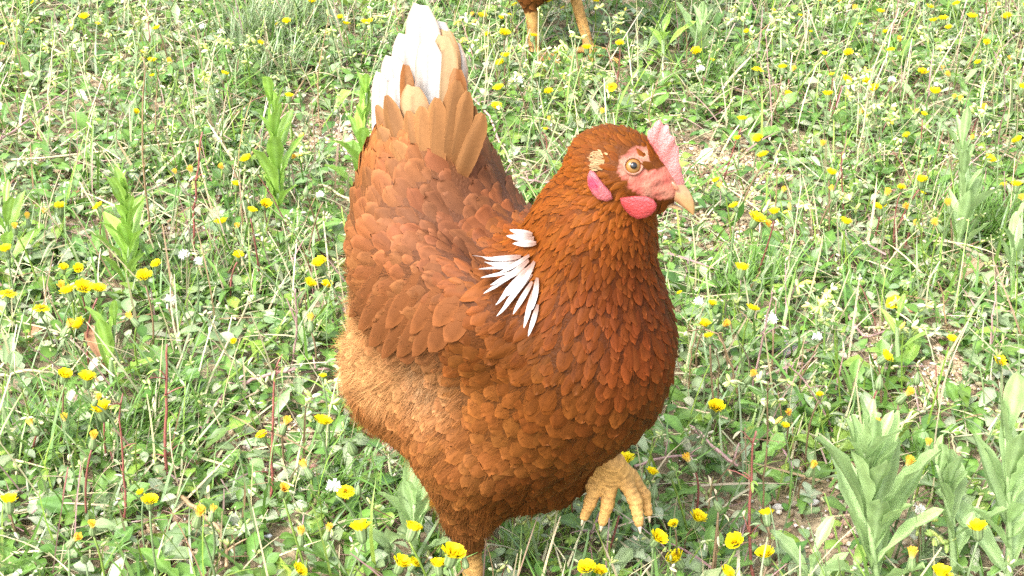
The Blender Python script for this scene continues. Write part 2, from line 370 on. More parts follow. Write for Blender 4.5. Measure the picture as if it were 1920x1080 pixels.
def feathers(f, P, D, L, W, lift, h0, cup, sharp, Ccol, rim, it=2):
    """blades laid on the body like tiles: every vertex is brought to its own height above the skin"""
    n = len(P); Nn = grad(f, P); D = norm(D-(D*Nn).sum(1, keepdims=True)*Nn); S = np.cross(Nn, D)
    t = np.linspace(-1, 1, 5); s = S_ROWS; prof = ROUND[None]*(1-sharp[:, None])+LANCE[None]*sharp[:, None]
    V = P[:, None, None]+(L[:, None]*s)[:, :, None, None]*D[:, None, None]+((W[:, None]*prof)[:, :, None]*t)[..., None]*S[:, None, None]
    V = V+np.random.default_rng(n).normal(0, .035, (n, 7, 5, 1))*(W[:, None, None, None]*np.abs(t)[None, None, :, None])*S[:, None, None]*2+np.random.default_rng(n+1).normal(0, .03, (n, 1, 5, 1))*(L[:, None, None, None]*(s**3)[None, :, None, None])*D[:, None, None]
    H = h0[:, None, None]+lift[:, None, None]*(s**1.6)[None, :, None]-(cup[:, None]*prof)[:, :, None]*(t*t)
    V = to_iso(f, V.reshape(-1, 3), np.broadcast_to(H, (n, 7, 5)).reshape(-1), it)
    i, j = np.meshgrid(np.arange(6), np.arange(4), indexing='ij'); q = np.c_[(i*5+j).ravel(), (i*5+j+1).ravel(), ((i+1)*5+j+1).ravel(), ((i+1)*5+j).ravel()]
    Q = (np.arange(n)[:, None, None]*35+q[None]).reshape(-1, 4)
    e = np.maximum(np.clip((abs(t)-.62)/.38, 0, 1)[None, :]*(s > .3)[:, None], np.clip((s-.84)/.12, 0, 1)[:, None])
    shaft = (abs(t) < .1)[None, :]*(.16*(1-s*.7))[:, None]
    rr = np.random.default_rng(n+2); ph = rr.uniform(0, 6.28, (n, 1, 1)); side = rr.normal(0, .07, (n, 1, 1))*t[None, None, :]+.07*np.sin(t[None, None, :]*5+s[None, :, None]*4+ph)+rr.normal(0, .05, (n, 7, 5))
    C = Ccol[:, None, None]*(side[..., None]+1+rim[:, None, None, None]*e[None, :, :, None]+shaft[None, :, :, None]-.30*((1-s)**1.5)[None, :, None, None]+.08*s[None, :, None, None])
    return V, Q, C.reshape(-1, 3)
def head_uv(P): return (P-EYE0)@HR
def bare_face(P):
    m = []
    for E in (EYE0, EYE1):
        h = (P-E)@HR; u, v, y = h[:, 0], h[:, 2], h[:, 1]
        m.append((abs(y) < .026) & (((((u-.022)/.022)**2+((v+.0082)/.0088)**2) < 1) | (u*u+v*v < .0085**2)))
    return m[0] | m[1]

def uv_sphere(c, r, n=14, m=10, rot=np.eye(3)):
    r = np.broadcast_to(r, (3,)); V = []
    for i in range(m+1):
        a = math.pi*i/m
        for j in range(n): b = 2*math.pi*j/n; V.append((math.cos(a), math.sin(a)*math.cos(b), math.sin(a)*math.sin(b)))
    V = np.array(V); Q = [(i*n+j, (i+1)*n+j, (i+1)*n+(j+1) % n, i*n+(j+1) % n) for i in range(m) for j in range(n)]
    return np.array(c)+(V*r)@rot.T, Q, V
def slab(outline, nrm, thick, bulge=1., C=FACE, rings=(1, .93, .78, .5, .12), ctr=None, wob=0.):
    """a soft fleshy flap from its outline"""
    O = np.asarray(outline); c = O.mean(0) if ctr is None else ctr; V = []; n = len(O); Cc = []
    seq = [(k, 1) for k in rings[::-1]]+[(k, -1) for k in rings[1:]]
    for k, sd in seq:
        h = thick*math.sqrt(max(0, 1-k*k))*sd
        V.append(c+(O-c)*k+nrm*(h+wob*np.sin(np.arange(n)*1.9)[:, None]*k*thick)); Cc.append(np.broadcast_to(C*(1.15-.25*k), (n, 3)))
    m = len(seq); V = np.concatenate(V); Q = [(i*n+j, i*n+(j+1) % n, (i+1)*n+(j+1) % n, (i+1)*n+j) for i in range(m-1) for j in range(n)]
    V = np.r_[V, (V[:n].mean(0))[None], V[-n:].mean(0)[None]]; Cc = np.r_[np.concatenate(Cc), [C*1.1, C*1.1]]
    T = [(len(V)-2, (j+1) % n, j) for j in range(n)]+[(len(V)-1, (m-1)*n+j, (m-1)*n+(j+1) % n) for j in range(n)]
    return V, Q, T, Cc

EYE0 = EYE1 = None
def make_hen(label, where, yaw, left, fine=True):
    global EYE0, EYE1
    root = link('hen', None, loc=tuple(where), rot=(0, 0, -yaw), label=label, category='hen')
    lthigh, shank, toes = left
    rshank = [((-.008, -.034, .07 if fine else .09), (0, -.033, .012), .0085, .0075)]; rtoes = [[(x, y-.033, z, r) for x, y, z, r in t] for t in GROUND_TOES]
    pl = lambda P: plumed(P, lthigh)
    leg = lambda P: np.minimum(foot_field(P, rshank, rtoes), foot_field(P, shank, toes))
    whole = lambda P: smin(pl(P), leg(P), .006)
    EYE0 = hit(trunk, 1187, 311); off = EYE0-HC; EYE1 = HC+off-2*(off@HR[:, 1])*HR[:, 1]
    V, Q = surface_nets(whole, (-.16, -.12, -.002), (.17, .12, .43), .0019 if fine else .0035)
    dl = leg(V); dp = pl(V); isleg = dl < dp+.0004
    D, Sz, C = plume_at(V)
    C = C*np.where((V[:, 2] < .24) & (V[:, 0] < -.01), .95, .62)[:, None]; bf = bare_face(V); C[bf] = FACE*(1+.30*pnoise(V[bf, 0], V[bf, 2], 900, 5)[:, None])*(1+np.array([-.1, .25, .2])*pnoise(V[bf, 0]+V[bf, 1], V[bf, 2], 330, 6)[:, None])
    yl = YELLOW*(1+.16*pnoise(V[:, 0]+V[:, 1], V[:, 2], 700, 2)[:, None]+.10*np.sin(V[:, 2:3]*1900))
    segs = [(np.array(a_[:3], float), np.array(b_[:3], float), o_) for a_, b_, o_ in [(x[0], x[1], 0.) for x in rshank+shank]+[(t_[i_], t_[i_+1], i_*.02) for t_ in rtoes+toes for i_ in range(len(t_)-1)]]
    vi = np.where(isleg)[0]; Pv = V[vi]; bd = np.full(len(vi), 9.); bs = np.zeros(len(vi))
    for a_, b_, o_ in segs:
        ab = b_-a_; h_ = np.clip(((Pv-a_)@ab)/(ab@ab), 0, 1); dd = np.linalg.norm(Pv-a_-h_[:, None]*ab, axis=1); m_ = dd < bd; bd[m_] = dd[m_]; bs[m_] = o_+h_[m_]*np.linalg.norm(ab)
    sc_ = np.abs(np.sin(bs*math.pi/.0042))**.6
    V[vi] += grad(whole, Pv)*(.0009*(sc_-.6))[:, None]
    yl[vi] *= (.62+.42*sc_)[:, None]*(1+.12*pnoise(Pv[:, 0], Pv[:, 1]+Pv[:, 2], 160, 9)[:, None]); C[isleg] = yl[isleg]
    link('body', mesh('body', V, Q, C=C, mat=M_BODY), root)
    # --- plumage
    r = np.random.default_rng(3)
    q = V[Q]; ar = np.linalg.norm(np.cross(q[:, 2]-q[:, 0], q[:, 3]-q[:, 1]), axis=1); cs = np.cumsum(ar); n = 170000 if fine else 40000
    k = np.searchsorted(cs, r.uniform(0, cs[-1], n)); u = r.uniform(0, 1, (n, 2, 1))
    P = (q[k, 0]*(1-u[:, 0])+q[k, 1]*u[:, 0])*(1-u[:, 1])+(q[k, 3]*(1-u[:, 0])+q[k, 2]*u[:, 0])*u[:, 1]
    ok = (leg(P) > pl(P)+.002) & ~bare_face(P) & (P[:, 2] > .060); ab_ = np.c_[P[:, 0], abs(P[:, 1]), P[:, 2]]; ok &= r.uniform(0, 1, len(P)) > 1.25*np.exp(-(((ab_-[-.098, .05, .195])/[.042, .07, .046])**2).sum(1)); P = P[ok]
    D, Sz, C = plume_at(P); kd = kdtree.KDTree(len(P))
    for i, p in enumerate(P): kd.insert(p, i)
    kd.balance(); dead = np.zeros(len(P), bool); keep = []
    mul = 1. if fine else 1.6
    for i in range(len(P)):
        if dead[i]: continue
        keep.append(i)
        for _, j, _ in kd.find_range(P[i], Sz[i, 2]*mul*.74): dead[j] = True
    P = P[keep]; D = D[keep]; Sz = Sz[keep]; C = C[keep]; n = len(P)
    D = norm(D)+r.normal(0, .15, (n, 3))
    L = Sz[:, 0]*r.uniform(.75, 1.2, n); W = Sz[:, 1]*r.uniform(.8, 1.2, n)*(1.15 if fine else 1.6)
    small = np.clip((.012-Sz[:, 1]*2)/.008, 0, 1)
    hack = np.clip((Sz[:, 0]/Sz[:, 1]-4.2)/3, 0, 1)          # narrow hackles are pointed
    lift = .0011+.105*Sz[:, 1]*2*r.uniform(.4, 1.9, n); h0 = r.uniform(-.0009, .0002, n); cup = Sz[:, 1]*.22
    patch = 1+.13*pnoise(P[:, 0]*1., P[:, 1]+P[:, 2], 70, 8)
    C = C*(patch*r.uniform(.84, 1.16, n))[:, None]; C[:, 1:] *= r.uniform(.92, 1.08, (n, 1))
    rim = np.where(P[:, 0] > .03, .32, .40)*r.uniform(.4, 1.4, n)*(1-.5*hack)+.1*hack
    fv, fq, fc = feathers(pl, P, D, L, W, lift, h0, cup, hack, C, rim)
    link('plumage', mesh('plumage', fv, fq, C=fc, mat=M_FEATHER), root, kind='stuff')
    print('feathers', n, round(time.time()-T0, 1))
    # --- downy fluff behind, on thighs and belly
    nf = 70000 if fine else 1500
    k = np.searchsorted(cs, r.uniform(0, cs[-1], nf*9)); u = r.uniform(0, 1, (len(k), 1)); B = q[k, 0]*(1-u)+q[k, 2]*u
    a = abs(B[:, 1])
    pr = np.exp(-(((np.c_[B[:, 0], a, B[:, 2]]-[-.095, .05, .195])/[.05, .06, .052])**2).sum(1))*1.6+.6*np.exp(-(((np.c_[B[:, 0], a, B[:, 2]]-[-.006, .088, .215])/[.022, .03, .026])**2).sum(1))+.55*np.exp(-(((np.c_[B[:, 0], a, B[:, 2]]-[-.012, .05, .10])/[.05, .05, .04])**2).sum(1))+.10*np.exp(-(((B-[.0, 0, .12])/[.07, .08, .05])**2).sum(1))
    B = B[(r.uniform(0, 1, len(B)) < pr) & (leg(B) > pl(B)+.002)][:nf]
    D, Sz, C = plume_at(B); Nn = grad(pl, B); D = norm(D-(D*Nn).sum(1, keepdims=True)*Nn); n = len(B)
    tuft = np.stack([pnoise(B[:, 0]+B[:, 2], B[:, 1]+B[:, 2], 260, z) for z in (11, 12, 13)], 1)
    D = norm(D+Nn*r.uniform(.05, .42, (n, 1))+tuft*.34+r.normal(0, .12, (n, 3)))
    st = np.exp(-(((np.c_[B[:, 0], abs(B[:, 1]), B[:, 2]]-[-.008, .088, .208])/[.014, .03, .024])**2).sum(1))[:, None]*(.55+.45*np.sin(B[:, 0:1]*900))
    C = C*r.uniform(.85, 1.30, (n, 1))*(1+.25*tuft[:, :1])*(1-.75*st)+CREAM*.75*st
    if fine:                                    # loose barbs over all the plumage soften its edges
        m_ = 30000; k = np.searchsorted(cs, r.uniform(0, cs[-1], m_)); u = r.uniform(0, 1, (m_, 1)); B2 = q[k, 0]*(1-u)+q[k, 2]*u; B2 = B2[(leg(B2) > pl(B2)+.002) & ~bare_face(B2) & (B2[:, 2] > .06) & (r.uniform(0, 1, len(B2)) < np.where(B2[:, 2]+.6*np.maximum(-B2[:, 0], 0) > .262, np.where(B2[:, 0] > .06, .45, .16), .8))]
        D2, S2, C2 = plume_at(B2); N2 = grad(pl, B2); D2 = norm(D2-(D2*N2).sum(1, keepdims=True)*N2); m_ = len(B2)
        B = np.r_[B+Nn*.0005, B2+N2*r.uniform(.0008, .0032, (m_, 1))*np.clip(S2[:, 1:2]/.005, .4, 1)]; D = np.r_[D, norm(D2+N2*r.uniform(.0, .22, (m_, 1))+r.normal(0, .13, (m_, 3)))]; Nn = np.r_[Nn*0+Nn, N2]; C = np.r_[C, C2*r.uniform(.8, 1.45, (m_, 1))]
        LL = np.r_[r.uniform(.007, .021, n), np.clip(S2[:, 0]*r.uniform(.25, .55, m_), .003, .012)]; WW = np.r_[r.uniform(.00007, .00016, n), r.uniform(.00007, .00017, m_)]; n += m_
    else: LL = r.uniform(.007, .021, n); WW = r.uniform(.0001, .00024, n); B = B+Nn*.0005
    v, fq2, kk, ss, tt = ribbons(B, D, Nn, LL, WW, [1, .9, .6, .1], r.uniform(.2, 1.0, n), 0, 2)
    link('fluff', mesh('fluff', v, fq2, C=np.repeat(C, kk, 0), mat=M_FEATHER), root, kind='stuff')
    # --- tail feathers and their coverts, each a blade of its own
    def blade(name, tip, rt, yl, wpx, c, up=(.30, -1, .12), bend=.12, mat=M_FEATHER, streak=.0, tiplight=0., yt=None, emb=0.):
        if emb:
            h_ = hit(pl, *rt); A = h_-grad(pl, h_[None])[0]*.012; B_ = loc(*tip, h_[1]*.35+yl*.65+emb)
        else: A = loc(*rt, yl+.006); B_ = loc(*tip, yl if yt is None else yt)
        nr = norm(np.array(up)); L_ = np.linalg.norm(B_-A)
        prof = np.array([.30, .55, .75, .9, .98, 1, 1, 1, .96, .82, .40]) if not emb else np.array([.4, .65, .85, .95, 1, 1, 1, .97, .88, .66, .22])
        prof = np.interp(np.linspace(0, 1, 26), np.linspace(0, 1, len(prof)), prof)*(1+r.normal(0, .018, 26))
        Vv, Qq, kk, ss, tt = ribbons(A, B_-A, nr, L_, wpx/2/2480*1.28, prof, bend, -.55 if emb else -.30, 9)
        c = np.asarray(c); cc = np.repeat(c[None], len(Vv), 0)*(1+r.uniform(-.07, .07))
        g = (1-(.20 if emb else .42)*np.exp(-(tt*9)**2)*(ss < .92))                     # the shaft shows as a grey line
        bar = 1+.025*np.sin(ss*61-abs(tt)*7+r.uniform(0, 6))+.07*np.sin(ss*9+tt*4+r.uniform(0, 6))+.05*np.sin(tt*6+r.uniform(0, 6))-.16*np.clip(abs(tt)-.72, 0, 1)*(not emb)+streak*np.sin(tt*7+r.uniform(0, 6))
        cc = cc*(g*bar)[:, None]
        root_mix = np.clip((.34-ss)/.3, 0, 1)[:, None]*.6; cc = cc*(1-root_mix)+TAN*root_mix
        if mat is M_WHITE: st_ = (np.clip(.5+.8*np.sin(tt*3+r.uniform(0, 6))+.3*np.sin(ss*9+tt*4), 0, 1)*.42*(1-.4*ss))[:, None]; cc = cc*(1-st_)+CREAM*1.05*st_; ed_ = np.clip((abs(tt)-.80)/.2, 0, 1)[:, None]*.55; cc = cc*(1-ed_)+TAN*1.5*ed_
        if tiplight: cc = cc*(1+tiplight*np.clip(abs(tt)-.6, 0, 1)[:, None])
        return link(name, mesh(name, Vv, Qq, C=cc, mat=mat), root)
    if fine:
        tail = [((783, 12), (790, 300), 0, 58, WHITE), ((814, 44), (806, 300), .008, 52, WHITE*.97), ((750, 70), (771, 300), -.006, 55, WHITE), ((730, 108), (757, 300), -.012, 50, WHITE),
                ((706, 140), (712, 320), -.020, 30, WHITE), ((843, 85), (849, 300), .012, 40, WHITE*.98), ((830, 60), (831, 300), .010, 46, CREAM*1.06), ((796, 78), (802, 310), -.010, 46, WHITE*.93),
                ((822, 74), (826, 310), -.006, 44, CREAM), ((757, 124), (766, 320), -.022, 24, TAN*1.2), ((768, 165), (778, 330), -.024, 46, CREAM*1.02), ((850, 135), (852, 320), -.008, 30, TAN*1.15), ((738, 150), (752, 320), -.018, 40, WHITE*.97)]
        for k_, (tp, rt, yl_, wp, c) in enumerate(tail): blade('tail_feather', tp, rt, yl_, wp, c, mat=M_WHITE, streak=.04 if c[1] < .7 else .0, bend=.05+.04*(k_ % 3))
        cov = [((803, 192), (812, 330), -.034, 40), ((838, 163), (836, 325), -.030, 44), ((863, 182), (851, 325), -.028, 36), ((886, 226), (861, 340), -.026, 36), ((775, 205), (790, 340), -.036, 42),
               ((748, 212), (785, 345), -.038, 44), ((722, 222), (770, 345), -.040, 46), ((701, 240), (745, 350), -.040, 48), ((688, 280), (735, 365), -.042, 46), ((903, 268), (866, 352), -.022, 38),
               ((728, 268), (765, 370), -.046, 48), ((764, 248), (790, 370), -.046, 46), ((800, 248), (810, 370), -.046, 46), ((836, 238), (836, 365), -.042, 46), ((868, 258), (851, 370), -.038, 44),
               ((690, 195), (735, 330), -.026, 34), ((712, 180), (745, 330), -.030, 34), ((700, 310), (740, 385), -.048, 44), ((895, 310), (865, 380), -.030, 40), ((745, 300), (775, 385), -.050, 46), ((785, 296), (800, 385), -.051, 46), ((822, 292), (825, 385), -.049, 46), ((855, 296), (848, 385), -.045, 44), ((875, 205), (850, 320), -.018, 34)]
        for k_, (tp, rt, yl_, wp) in enumerate([c_ for c_ in cov if c_[0][1] < 238 or c_[0][0] < 730]):
            up = (.30+.012*(tp[0]-800)/10, -1, .35); blade('tail_covert', tp, rt, yl_-.004, wp*r.uniform(.76, .95), (np.array([.165, .076, .028])*[1.05, .86, 1.0, .92, 1.25][k_ % 5]), up, .18+.22*r.uniform(), tiplight=.9, emb=.004+.004*r.uniform())
        # long wing quills over the fluff, white hackles at the base of the neck: each on the surface
        def laid(name, rows, c, wd, sharp, lift, h0, mat, rimv):
            for (a, b) in rows:
                Cn = np.array([hit(pl, a[0]+(b[0]-a[0])*x, a[1]+(b[1]-a[1])*x) for x in np.linspace(0, 1, 7)])
                for _ in range(2): Cn[1:-1] = .5*Cn[1:-1]+.25*(Cn[2:]+Cn[:-2])
                Cn = np.stack([np.interp(S_ROWS, np.linspace(0, 1, 7), Cn[:, i_]) for i_ in range(3)], 1); Nn_ = norm(grad(pl, Cn)+grad(pl, Cn[[3]])); Dn = norm(np.gradient(Cn, axis=0)); Sn = norm(np.cross(Nn_, Dn))
                w_ = wd*r.uniform(.85, 1.15); pf = (ROUND*(1-sharp)+LANCE*sharp)*w_; t5 = np.linspace(-1, 1, 5)
                v_ = Cn[:, None]+Sn[:, None]*(pf[:, None]*t5)[..., None]+Nn_[:, None]*((h0+r.uniform(0, .0009)+lift*S_ROWS**1.5)[:, None]-pf[:, None]*.28*t5*t5)[..., None]; v_ = v_.reshape(-1, 3)
                i_, j_ = np.meshgrid(np.arange(6), np.arange(4), indexing='ij'); q_ = np.c_[(i_*5+j_).ravel(), (i_*5+j_+1).ravel(), ((i_+1)*5+j_+1).ravel(), ((i_+1)*5+j_).ravel()]
                e_ = np.maximum(np.clip((abs(t5)-.62)/.38, 0, 1)[None]*(S_ROWS > .3)[:, None], np.clip((S_ROWS-.84)/.12, 0, 1)[:, None]); c_ = (c*r.uniform(.9, 1.08))[None, None]*(1+rimv*e_)[..., None]; c_ = c_.reshape(-1, 3)
                if mat is M_WHITE:
                    s_ = np.tile(np.repeat(S_ROWS, 5), 1); m_ = np.clip((.62-s_)/.5, 0, 1)[:, None]*.85; c_ = c_*(1-m_)+GOLD*m_
                    c_ = c_*(1-.25*((np.tile(np.linspace(-1, 1, 5), 7) == 0) & (s_ < .8)))[:, None]
                link(name, mesh(name, v_, q_, C=c_, mat=mat), root)
        laid('wing_feather', [((725, 478), (667, 590)), ((742, 515), (684, 612)), ((760, 535), (704, 642)), ((783, 548), (727, 664)), ((806, 556), (755, 662)), ((828, 562), (785, 660)), ((850, 568), (815, 652)), ((874, 573), (843, 634)), ((790, 500), (735, 610)), ((835, 520), (780, 620)), ((870, 530), (822, 606))], (RUST*.35+PINK*.45+TAN*.2), .0074, .05, .0046, .0004, M_FEATHER, .5)
        laid('neck_feather', [((975, 492), (884, 494)), ((985, 498), (908, 507)), ((978, 505), (894, 519)), ((975, 512), (898, 532)), ((990, 500), (905, 558)), ((1000, 500), (929, 577)), ((1000, 515), (930, 595)), ((1003, 528), (967, 590)),
                              ((1004, 545), (988, 613)), ((1012, 570), (996, 628)), ((998, 490), (935, 545)), ((1004, 505), (955, 560)), ((985, 485), (915, 497)), ((1008, 490), (975, 555)), ((1012, 520), (1005, 580)), ((1000, 480), (945, 520)), ((990, 507), (918, 545))], WHITE*.92, .0020, .75, .0024, .0030, M_WHITE, .0)
        laid('back_feather', [((1012, 448), (965, 449)), ((1016, 456), (978, 460)), ((1010, 441), (972, 438))], WHITE*.9, .0020, .8, .002, .0038, M_WHITE, 0)
    # --- the head
    Z = HR[:, 2]; X = HR[:, 0]; Y = HR[:, 1]
    def hp(px, py, off_=0.):
        o = (CAM-HO)@np.c_[FD, LD, [0, 0, 1.]]; d = ray(px, py)@np.c_[FD, LD, [0, 0, 1.]]; t = ((HC+Y*off_-o)@Y)/(d@Y); return o+t*d
    base = spline([hp(1216, 262), hp(1228, 282), hp(1240, 308), hp(1252, 334), hp(1266, 356)], 25)
    top = spline([hp(1214, 246), hp(1222, 240), hp(1229, 228), hp(1239, 223), hp(1243, 236), hp(1253, 234), hp(1256, 250), hp(1266, 256), hp(1266, 270), hp(1273, 280), hp(1273, 298), hp(1278, 312), hp(1279, 330), hp(1284, 345), hp(1276, 352)], 25)
    cv = []; cc = []; nr = 8
    for i in range(25):
        th = .0042*(1 if 1 < i < 23 else .5)
        for j in range(nr*2):
            a = 2*math.pi*j/(nr*2); s_ = .5-.5*math.cos(a)
            p = base[i]*(1-s_)+top[i]*s_; wv = .0011*math.sin(i*.9+1)*s_
            cv.append(p+Y*(th*(1.25-.75*s_)*math.sin(a)+wv)); cc.append(np.array([.40, .105, .098])*(1-.0*s_)*(1+.2*math.sin(i*2.1+j))*np.array([1, 1+.55*s_, 1+.55*s_]))
    m = nr*2; cq = [(i*m+j, i*m+(j+1) % m, (i+1)*m+(j+1) % m, (i+1)*m+j) for i in range(24) for j in range(m)]
    link('comb', mesh('comb', cv, cq, C=np.array(cc), mat=M_SKIN), root)
    sec = lambda pts, n: spline(pts, n)
    # beak: upper part hooked over the lower
    def bk(name, up_, lo_, wid, c0, c1, n=18):
        u_ = sec([hp(*p) for p in up_], n); l_ = sec([hp(*p) for p in lo_], n); v_ = []; c_ = []; mm = 14
        for i in range(n):
            f_ = i/(n-1); wd = np.interp(f_, np.linspace(0, 1, len(wid)), wid)
            for j in range(mm):
                a = 2*math.pi*j/mm; s_ = .5+.5*math.cos(a); v_.append(l_[i]*(1-s_)+u_[i]*s_+Y*wd*math.sin(a)*(1.0-.35*s_))
                c_.append((np.asarray(c0)*(1-f_)+np.asarray(c1)*f_)*(1+.10*math.sin(j*2+i*.7)))
        v_ += [v_[0:mm][0]*0+np.mean(v_[:mm], 0), np.mean(v_[-mm:], 0)]; c_ += [np.asarray(c0), np.asarray(c1)]
        q_ = [(i*mm+j, i*mm+(j+1) % mm, (i+1)*mm+(j+1) % mm, (i+1)*mm+j) for i in range(n-1) for j in range(mm)]
        t_ = [(n*mm, (j+1) % mm, j) for j in range(mm)]+[(n*mm+1, (n-1)*mm+j, (n-1)*mm+(j+1) % mm) for j in range(mm)]
        return link(name, mesh(name, v_, q_, t_, C=np.array(c_), mat=M_HORN), root)
    b_ = bk('upper_beak', [(1240, 330), (1262, 332), (1282, 346), (1295, 364), (1302, 384), (1302, 402)], [(1226, 366), (1248, 367), (1268, 377), (1282, 388), (1292, 396), (1298, 402)], [.0085, .0078, .0064, .0048, .0032, .0012], (.31, .125, .078), (.36, .215, .080))
    no = hp(1265, 349, -.0060); v_, q_, _ = uv_sphere(no, (.0035, .0012, .0016), 10, 6, np.c_[norm(X*.8-Z*.6), Y, norm(Z*.8+X*.6)])
    link('nostril', mesh('nostril', v_, q_, C=np.full((len(v_), 3), [.33, .12, .07]), mat=M_HORN), b_)
    bk('lower_beak', [(1224, 368), (1246, 370), (1264, 381), (1280, 391)], [(1222, 380), (1242, 384), (1262, 388), (1279, 394)], [.0066, .0060, .0044, .0014], (.33, .19, .10), (.36, .24, .12), 10)
    for s_ in (1, -1):
        E = EYE0 if s_ == 1 else EYE1; on = grad(trunk, E[None])[0]; rot = axes(on)
        v_, q_, ref = uv_sphere(E-on*.0024, (.0045, .0053, .0053), 22, 22, rot); a = np.arccos(np.clip(ref[:, 0], -1, 1)); c_ = np.tile(np.array([.25, .105, .022]), (len(v_), 1))
        c_ = np.where((a < .72)[:, None], [.20, .105, .034], c_); c_ = np.where((a > 1.02)[:, None], [.26, .11, .07], c_)
        eye = link('eye', mesh('eye', v_, q_, C=c_, mat=M_EYE), root)
        v_, q_, _ = uv_sphere(E+on*.0019, (.0013, .0022, .0022), 16, 10, rot); link('pupil', mesh('pupil', v_, q_, mat=M_PUPIL), eye)
        th = np.linspace(0, 2*math.pi, 25); ring = E+on*.0006+rot[:, 1]*(np.cos(th)*.0056)[:, None]+rot[:, 2]*(np.sin(th)*.0051)[:, None]
        v_, q_, t_ = tube(ring, .0007, 7, False); link('eyelid', mesh('eyelid', v_, q_, C=np.full((len(v_), 3), [.24, .115, .075]), mat=M_SKIN), eye)
    side = lambda P_, k_: P_ if k_ == 1 else P_-2*((P_-HC)@Y)[..., None]*Y
    def rise(px, py, h): p = hit(trunk, px, py); return p+grad(trunk, p[None])[0]*h
    for s_ in (1, -1):
        # ear lobe: a pink crescent with a redder hollow; pale ear tuft above it
        lob = np.array([rise(a, b, .002) for a, b in [(1109, 318), (1104, 330), (1105, 346), (1113, 362), (1124, 373), (1140, 376), (1150, 370), (1146, 358), (1134, 345), (1124, 332), (1117, 322)]])
        nn = grad(trunk, lob.mean(0)[None])[0]; v_, q_, t_, c_ = slab(lob, nn, .0026, C=np.array([.29, .070, .078]))
        dd = np.linalg.norm(v_-rise(1117, 342, .003), axis=1); c_ = np.where((dd < .0042)[:, None], [.40, .022, .05], c_)
        link('earlobe', mesh('earlobe', side(v_, s_), q_, t_, C=c_, mat=M_SKIN), root)
        bb = np.array([rise(1124+x_, 303+y_, .0005) for x_, y_ in np.c_[r.normal(0, 4.8, 150), r.normal(0, 6.5, 150)]]); gg = grad(trunk, bb)
        v_, q_, kk, s1, t1 = ribbons(bb, gg*.30-X*.9-Z*.25+r.normal(0, .25, (150, 3)), gg, r.uniform(.0025, .0055, 150), .0006, [.8, 1, .7, .15], .5)
        link('ear_tuft', mesh('ear_tuft', side(v_, s_), q_, C=np.repeat(np.array([.29, .185, .090])*r.uniform(.6, 1.2, (150, 1)), kk, 0), mat=M_FEATHER), root)
        # wattles hang under the throat
        wt = [(1162, 371), (1164, 381), (1171, 394), (1182, 405), (1196, 411), (1211, 409), (1222, 403), (1230, 394), (1232, 384), (1225, 374), (1212, 368), (1190, 367)] if s_ == 1 else [(1212, 372), (1216, 388), (1224, 399), (1236, 401), (1247, 396), (1254, 386), (1254, 377), (1240, 369), (1224, 368)]
        of_ = -.0240 if s_ == 1 else .006
        O_ = np.array([hp(a, b, of_) for a, b in wt]); v_, q_, t_, c_ = slab(O_, -Y*s_, .0022, C=np.array([.26, .028, .030]) if s_ == 1 else np.array([.32, .022, .010]), wob=.12)
        link('wattle', mesh('wattle', v_, q_, t_, C=c_, mat=M_SKIN), root)
    # claws
    for t_ in rtoes+toes:
        a = np.array(t_[-2][:3]); b = np.array(t_[-1][:3]); d = norm(b-a); dn = np.array([0, 0, -1.])
        pts = bez(b+d*.001, b+d*.004+np.array([0, 0, .001]), b+d*.006+dn*.0022, 6); pts[:, 2] = np.maximum(pts[:, 2], .002)
        v_, q_, tt_ = tube(pts, np.linspace(t_[-1][3]*.62, .0006, 6), 7); link('claw', mesh('claw', v_, q_, tt_, C=np.full((len(v_), 3), [.55, .42, .30]), mat=M_HORN), root)
    return root
M_EYE = col_mat('iris', .10, .25, 0, .1, 900)
make_hen('rust-brown hen with white tail striding through the flowers, one foot raised', HO*np.array([1, 1, 0]), YAW, raised_left())
h2 = ground(1003, 118); y2 = math.radians(38)
make_hen('second brown hen behind, cut off by the top edge, only thighs and yellow legs showing', h2+.033*np.array([math.sin(y2), math.cos(y2), 0]), y2, standing_left(.045), False)
print('hens', round(time.time()-T0, 1))

# ------------------------------------------------------------------ the sward
R3 = np.random.default_rng(21)
GREEN = np.array([.096, .188, .028]); DARKG = np.array([.062, .138, .022]); GLAUC = np.array([.185, .255, .110]); SILVER = np.array([.31, .355, .21]); LIME = np.array([.195, .300, .042]); STRAW = np.array([.46, .40, .24]); REDST = np.array([.22, .070, .055]); DUN = np.array([.26, .17, .09]); MAUVE = np.array([.36, .22, .20])
BARE = [(1410, 325, .07), (1640, 665, .085), (1560, 1000, .10), (640, 245, .08), (700, 875, .06), (360, 400, .05), (690, 440, .05), (1500, 455, .07), (110, 370, .06), (1850, 290, .05), (1310, 300, .07), (1340, 440, .05), (330, 1010, .04), (1770, 700, .05), (560, 260, .06), (40, 300, .06), (480, 850, .05)]
BARE = [(ground(a, b)[:2], c) for a, b, c in BARE]
def cover(x, y):
    d = .55+.75*np.clip(.5+.6*pnoise(x, y, 11, 31), 0, 1)
    for c, r_ in BARE: d = d*(1-.62*np.exp(-(((x-c[0])**2+((y-c[1])*1.0)**2)/(r_*r_))))
    return d
def scatter(n, dens=True):
    x = R3.uniform(-1.25, 1.3, n*3); y = R3.uniform(-.30, 2.5, n*3)
    hw = .40+.36*np.clip((y+.1)/1.5, 0, 1.7); inside = (abs(x-.03) < hw+.10) & (y > -.16) & (y < 1.55)
    p = np.where(inside, 1, .45)*(np.clip(cover(x, y), 0, 1.2)/1.2 if dens else 1)
    k = R3.uniform(0, 1, len(x)) < p; x, y = x[k][:n], y[k][:n]; return x, y, gh(x, y)
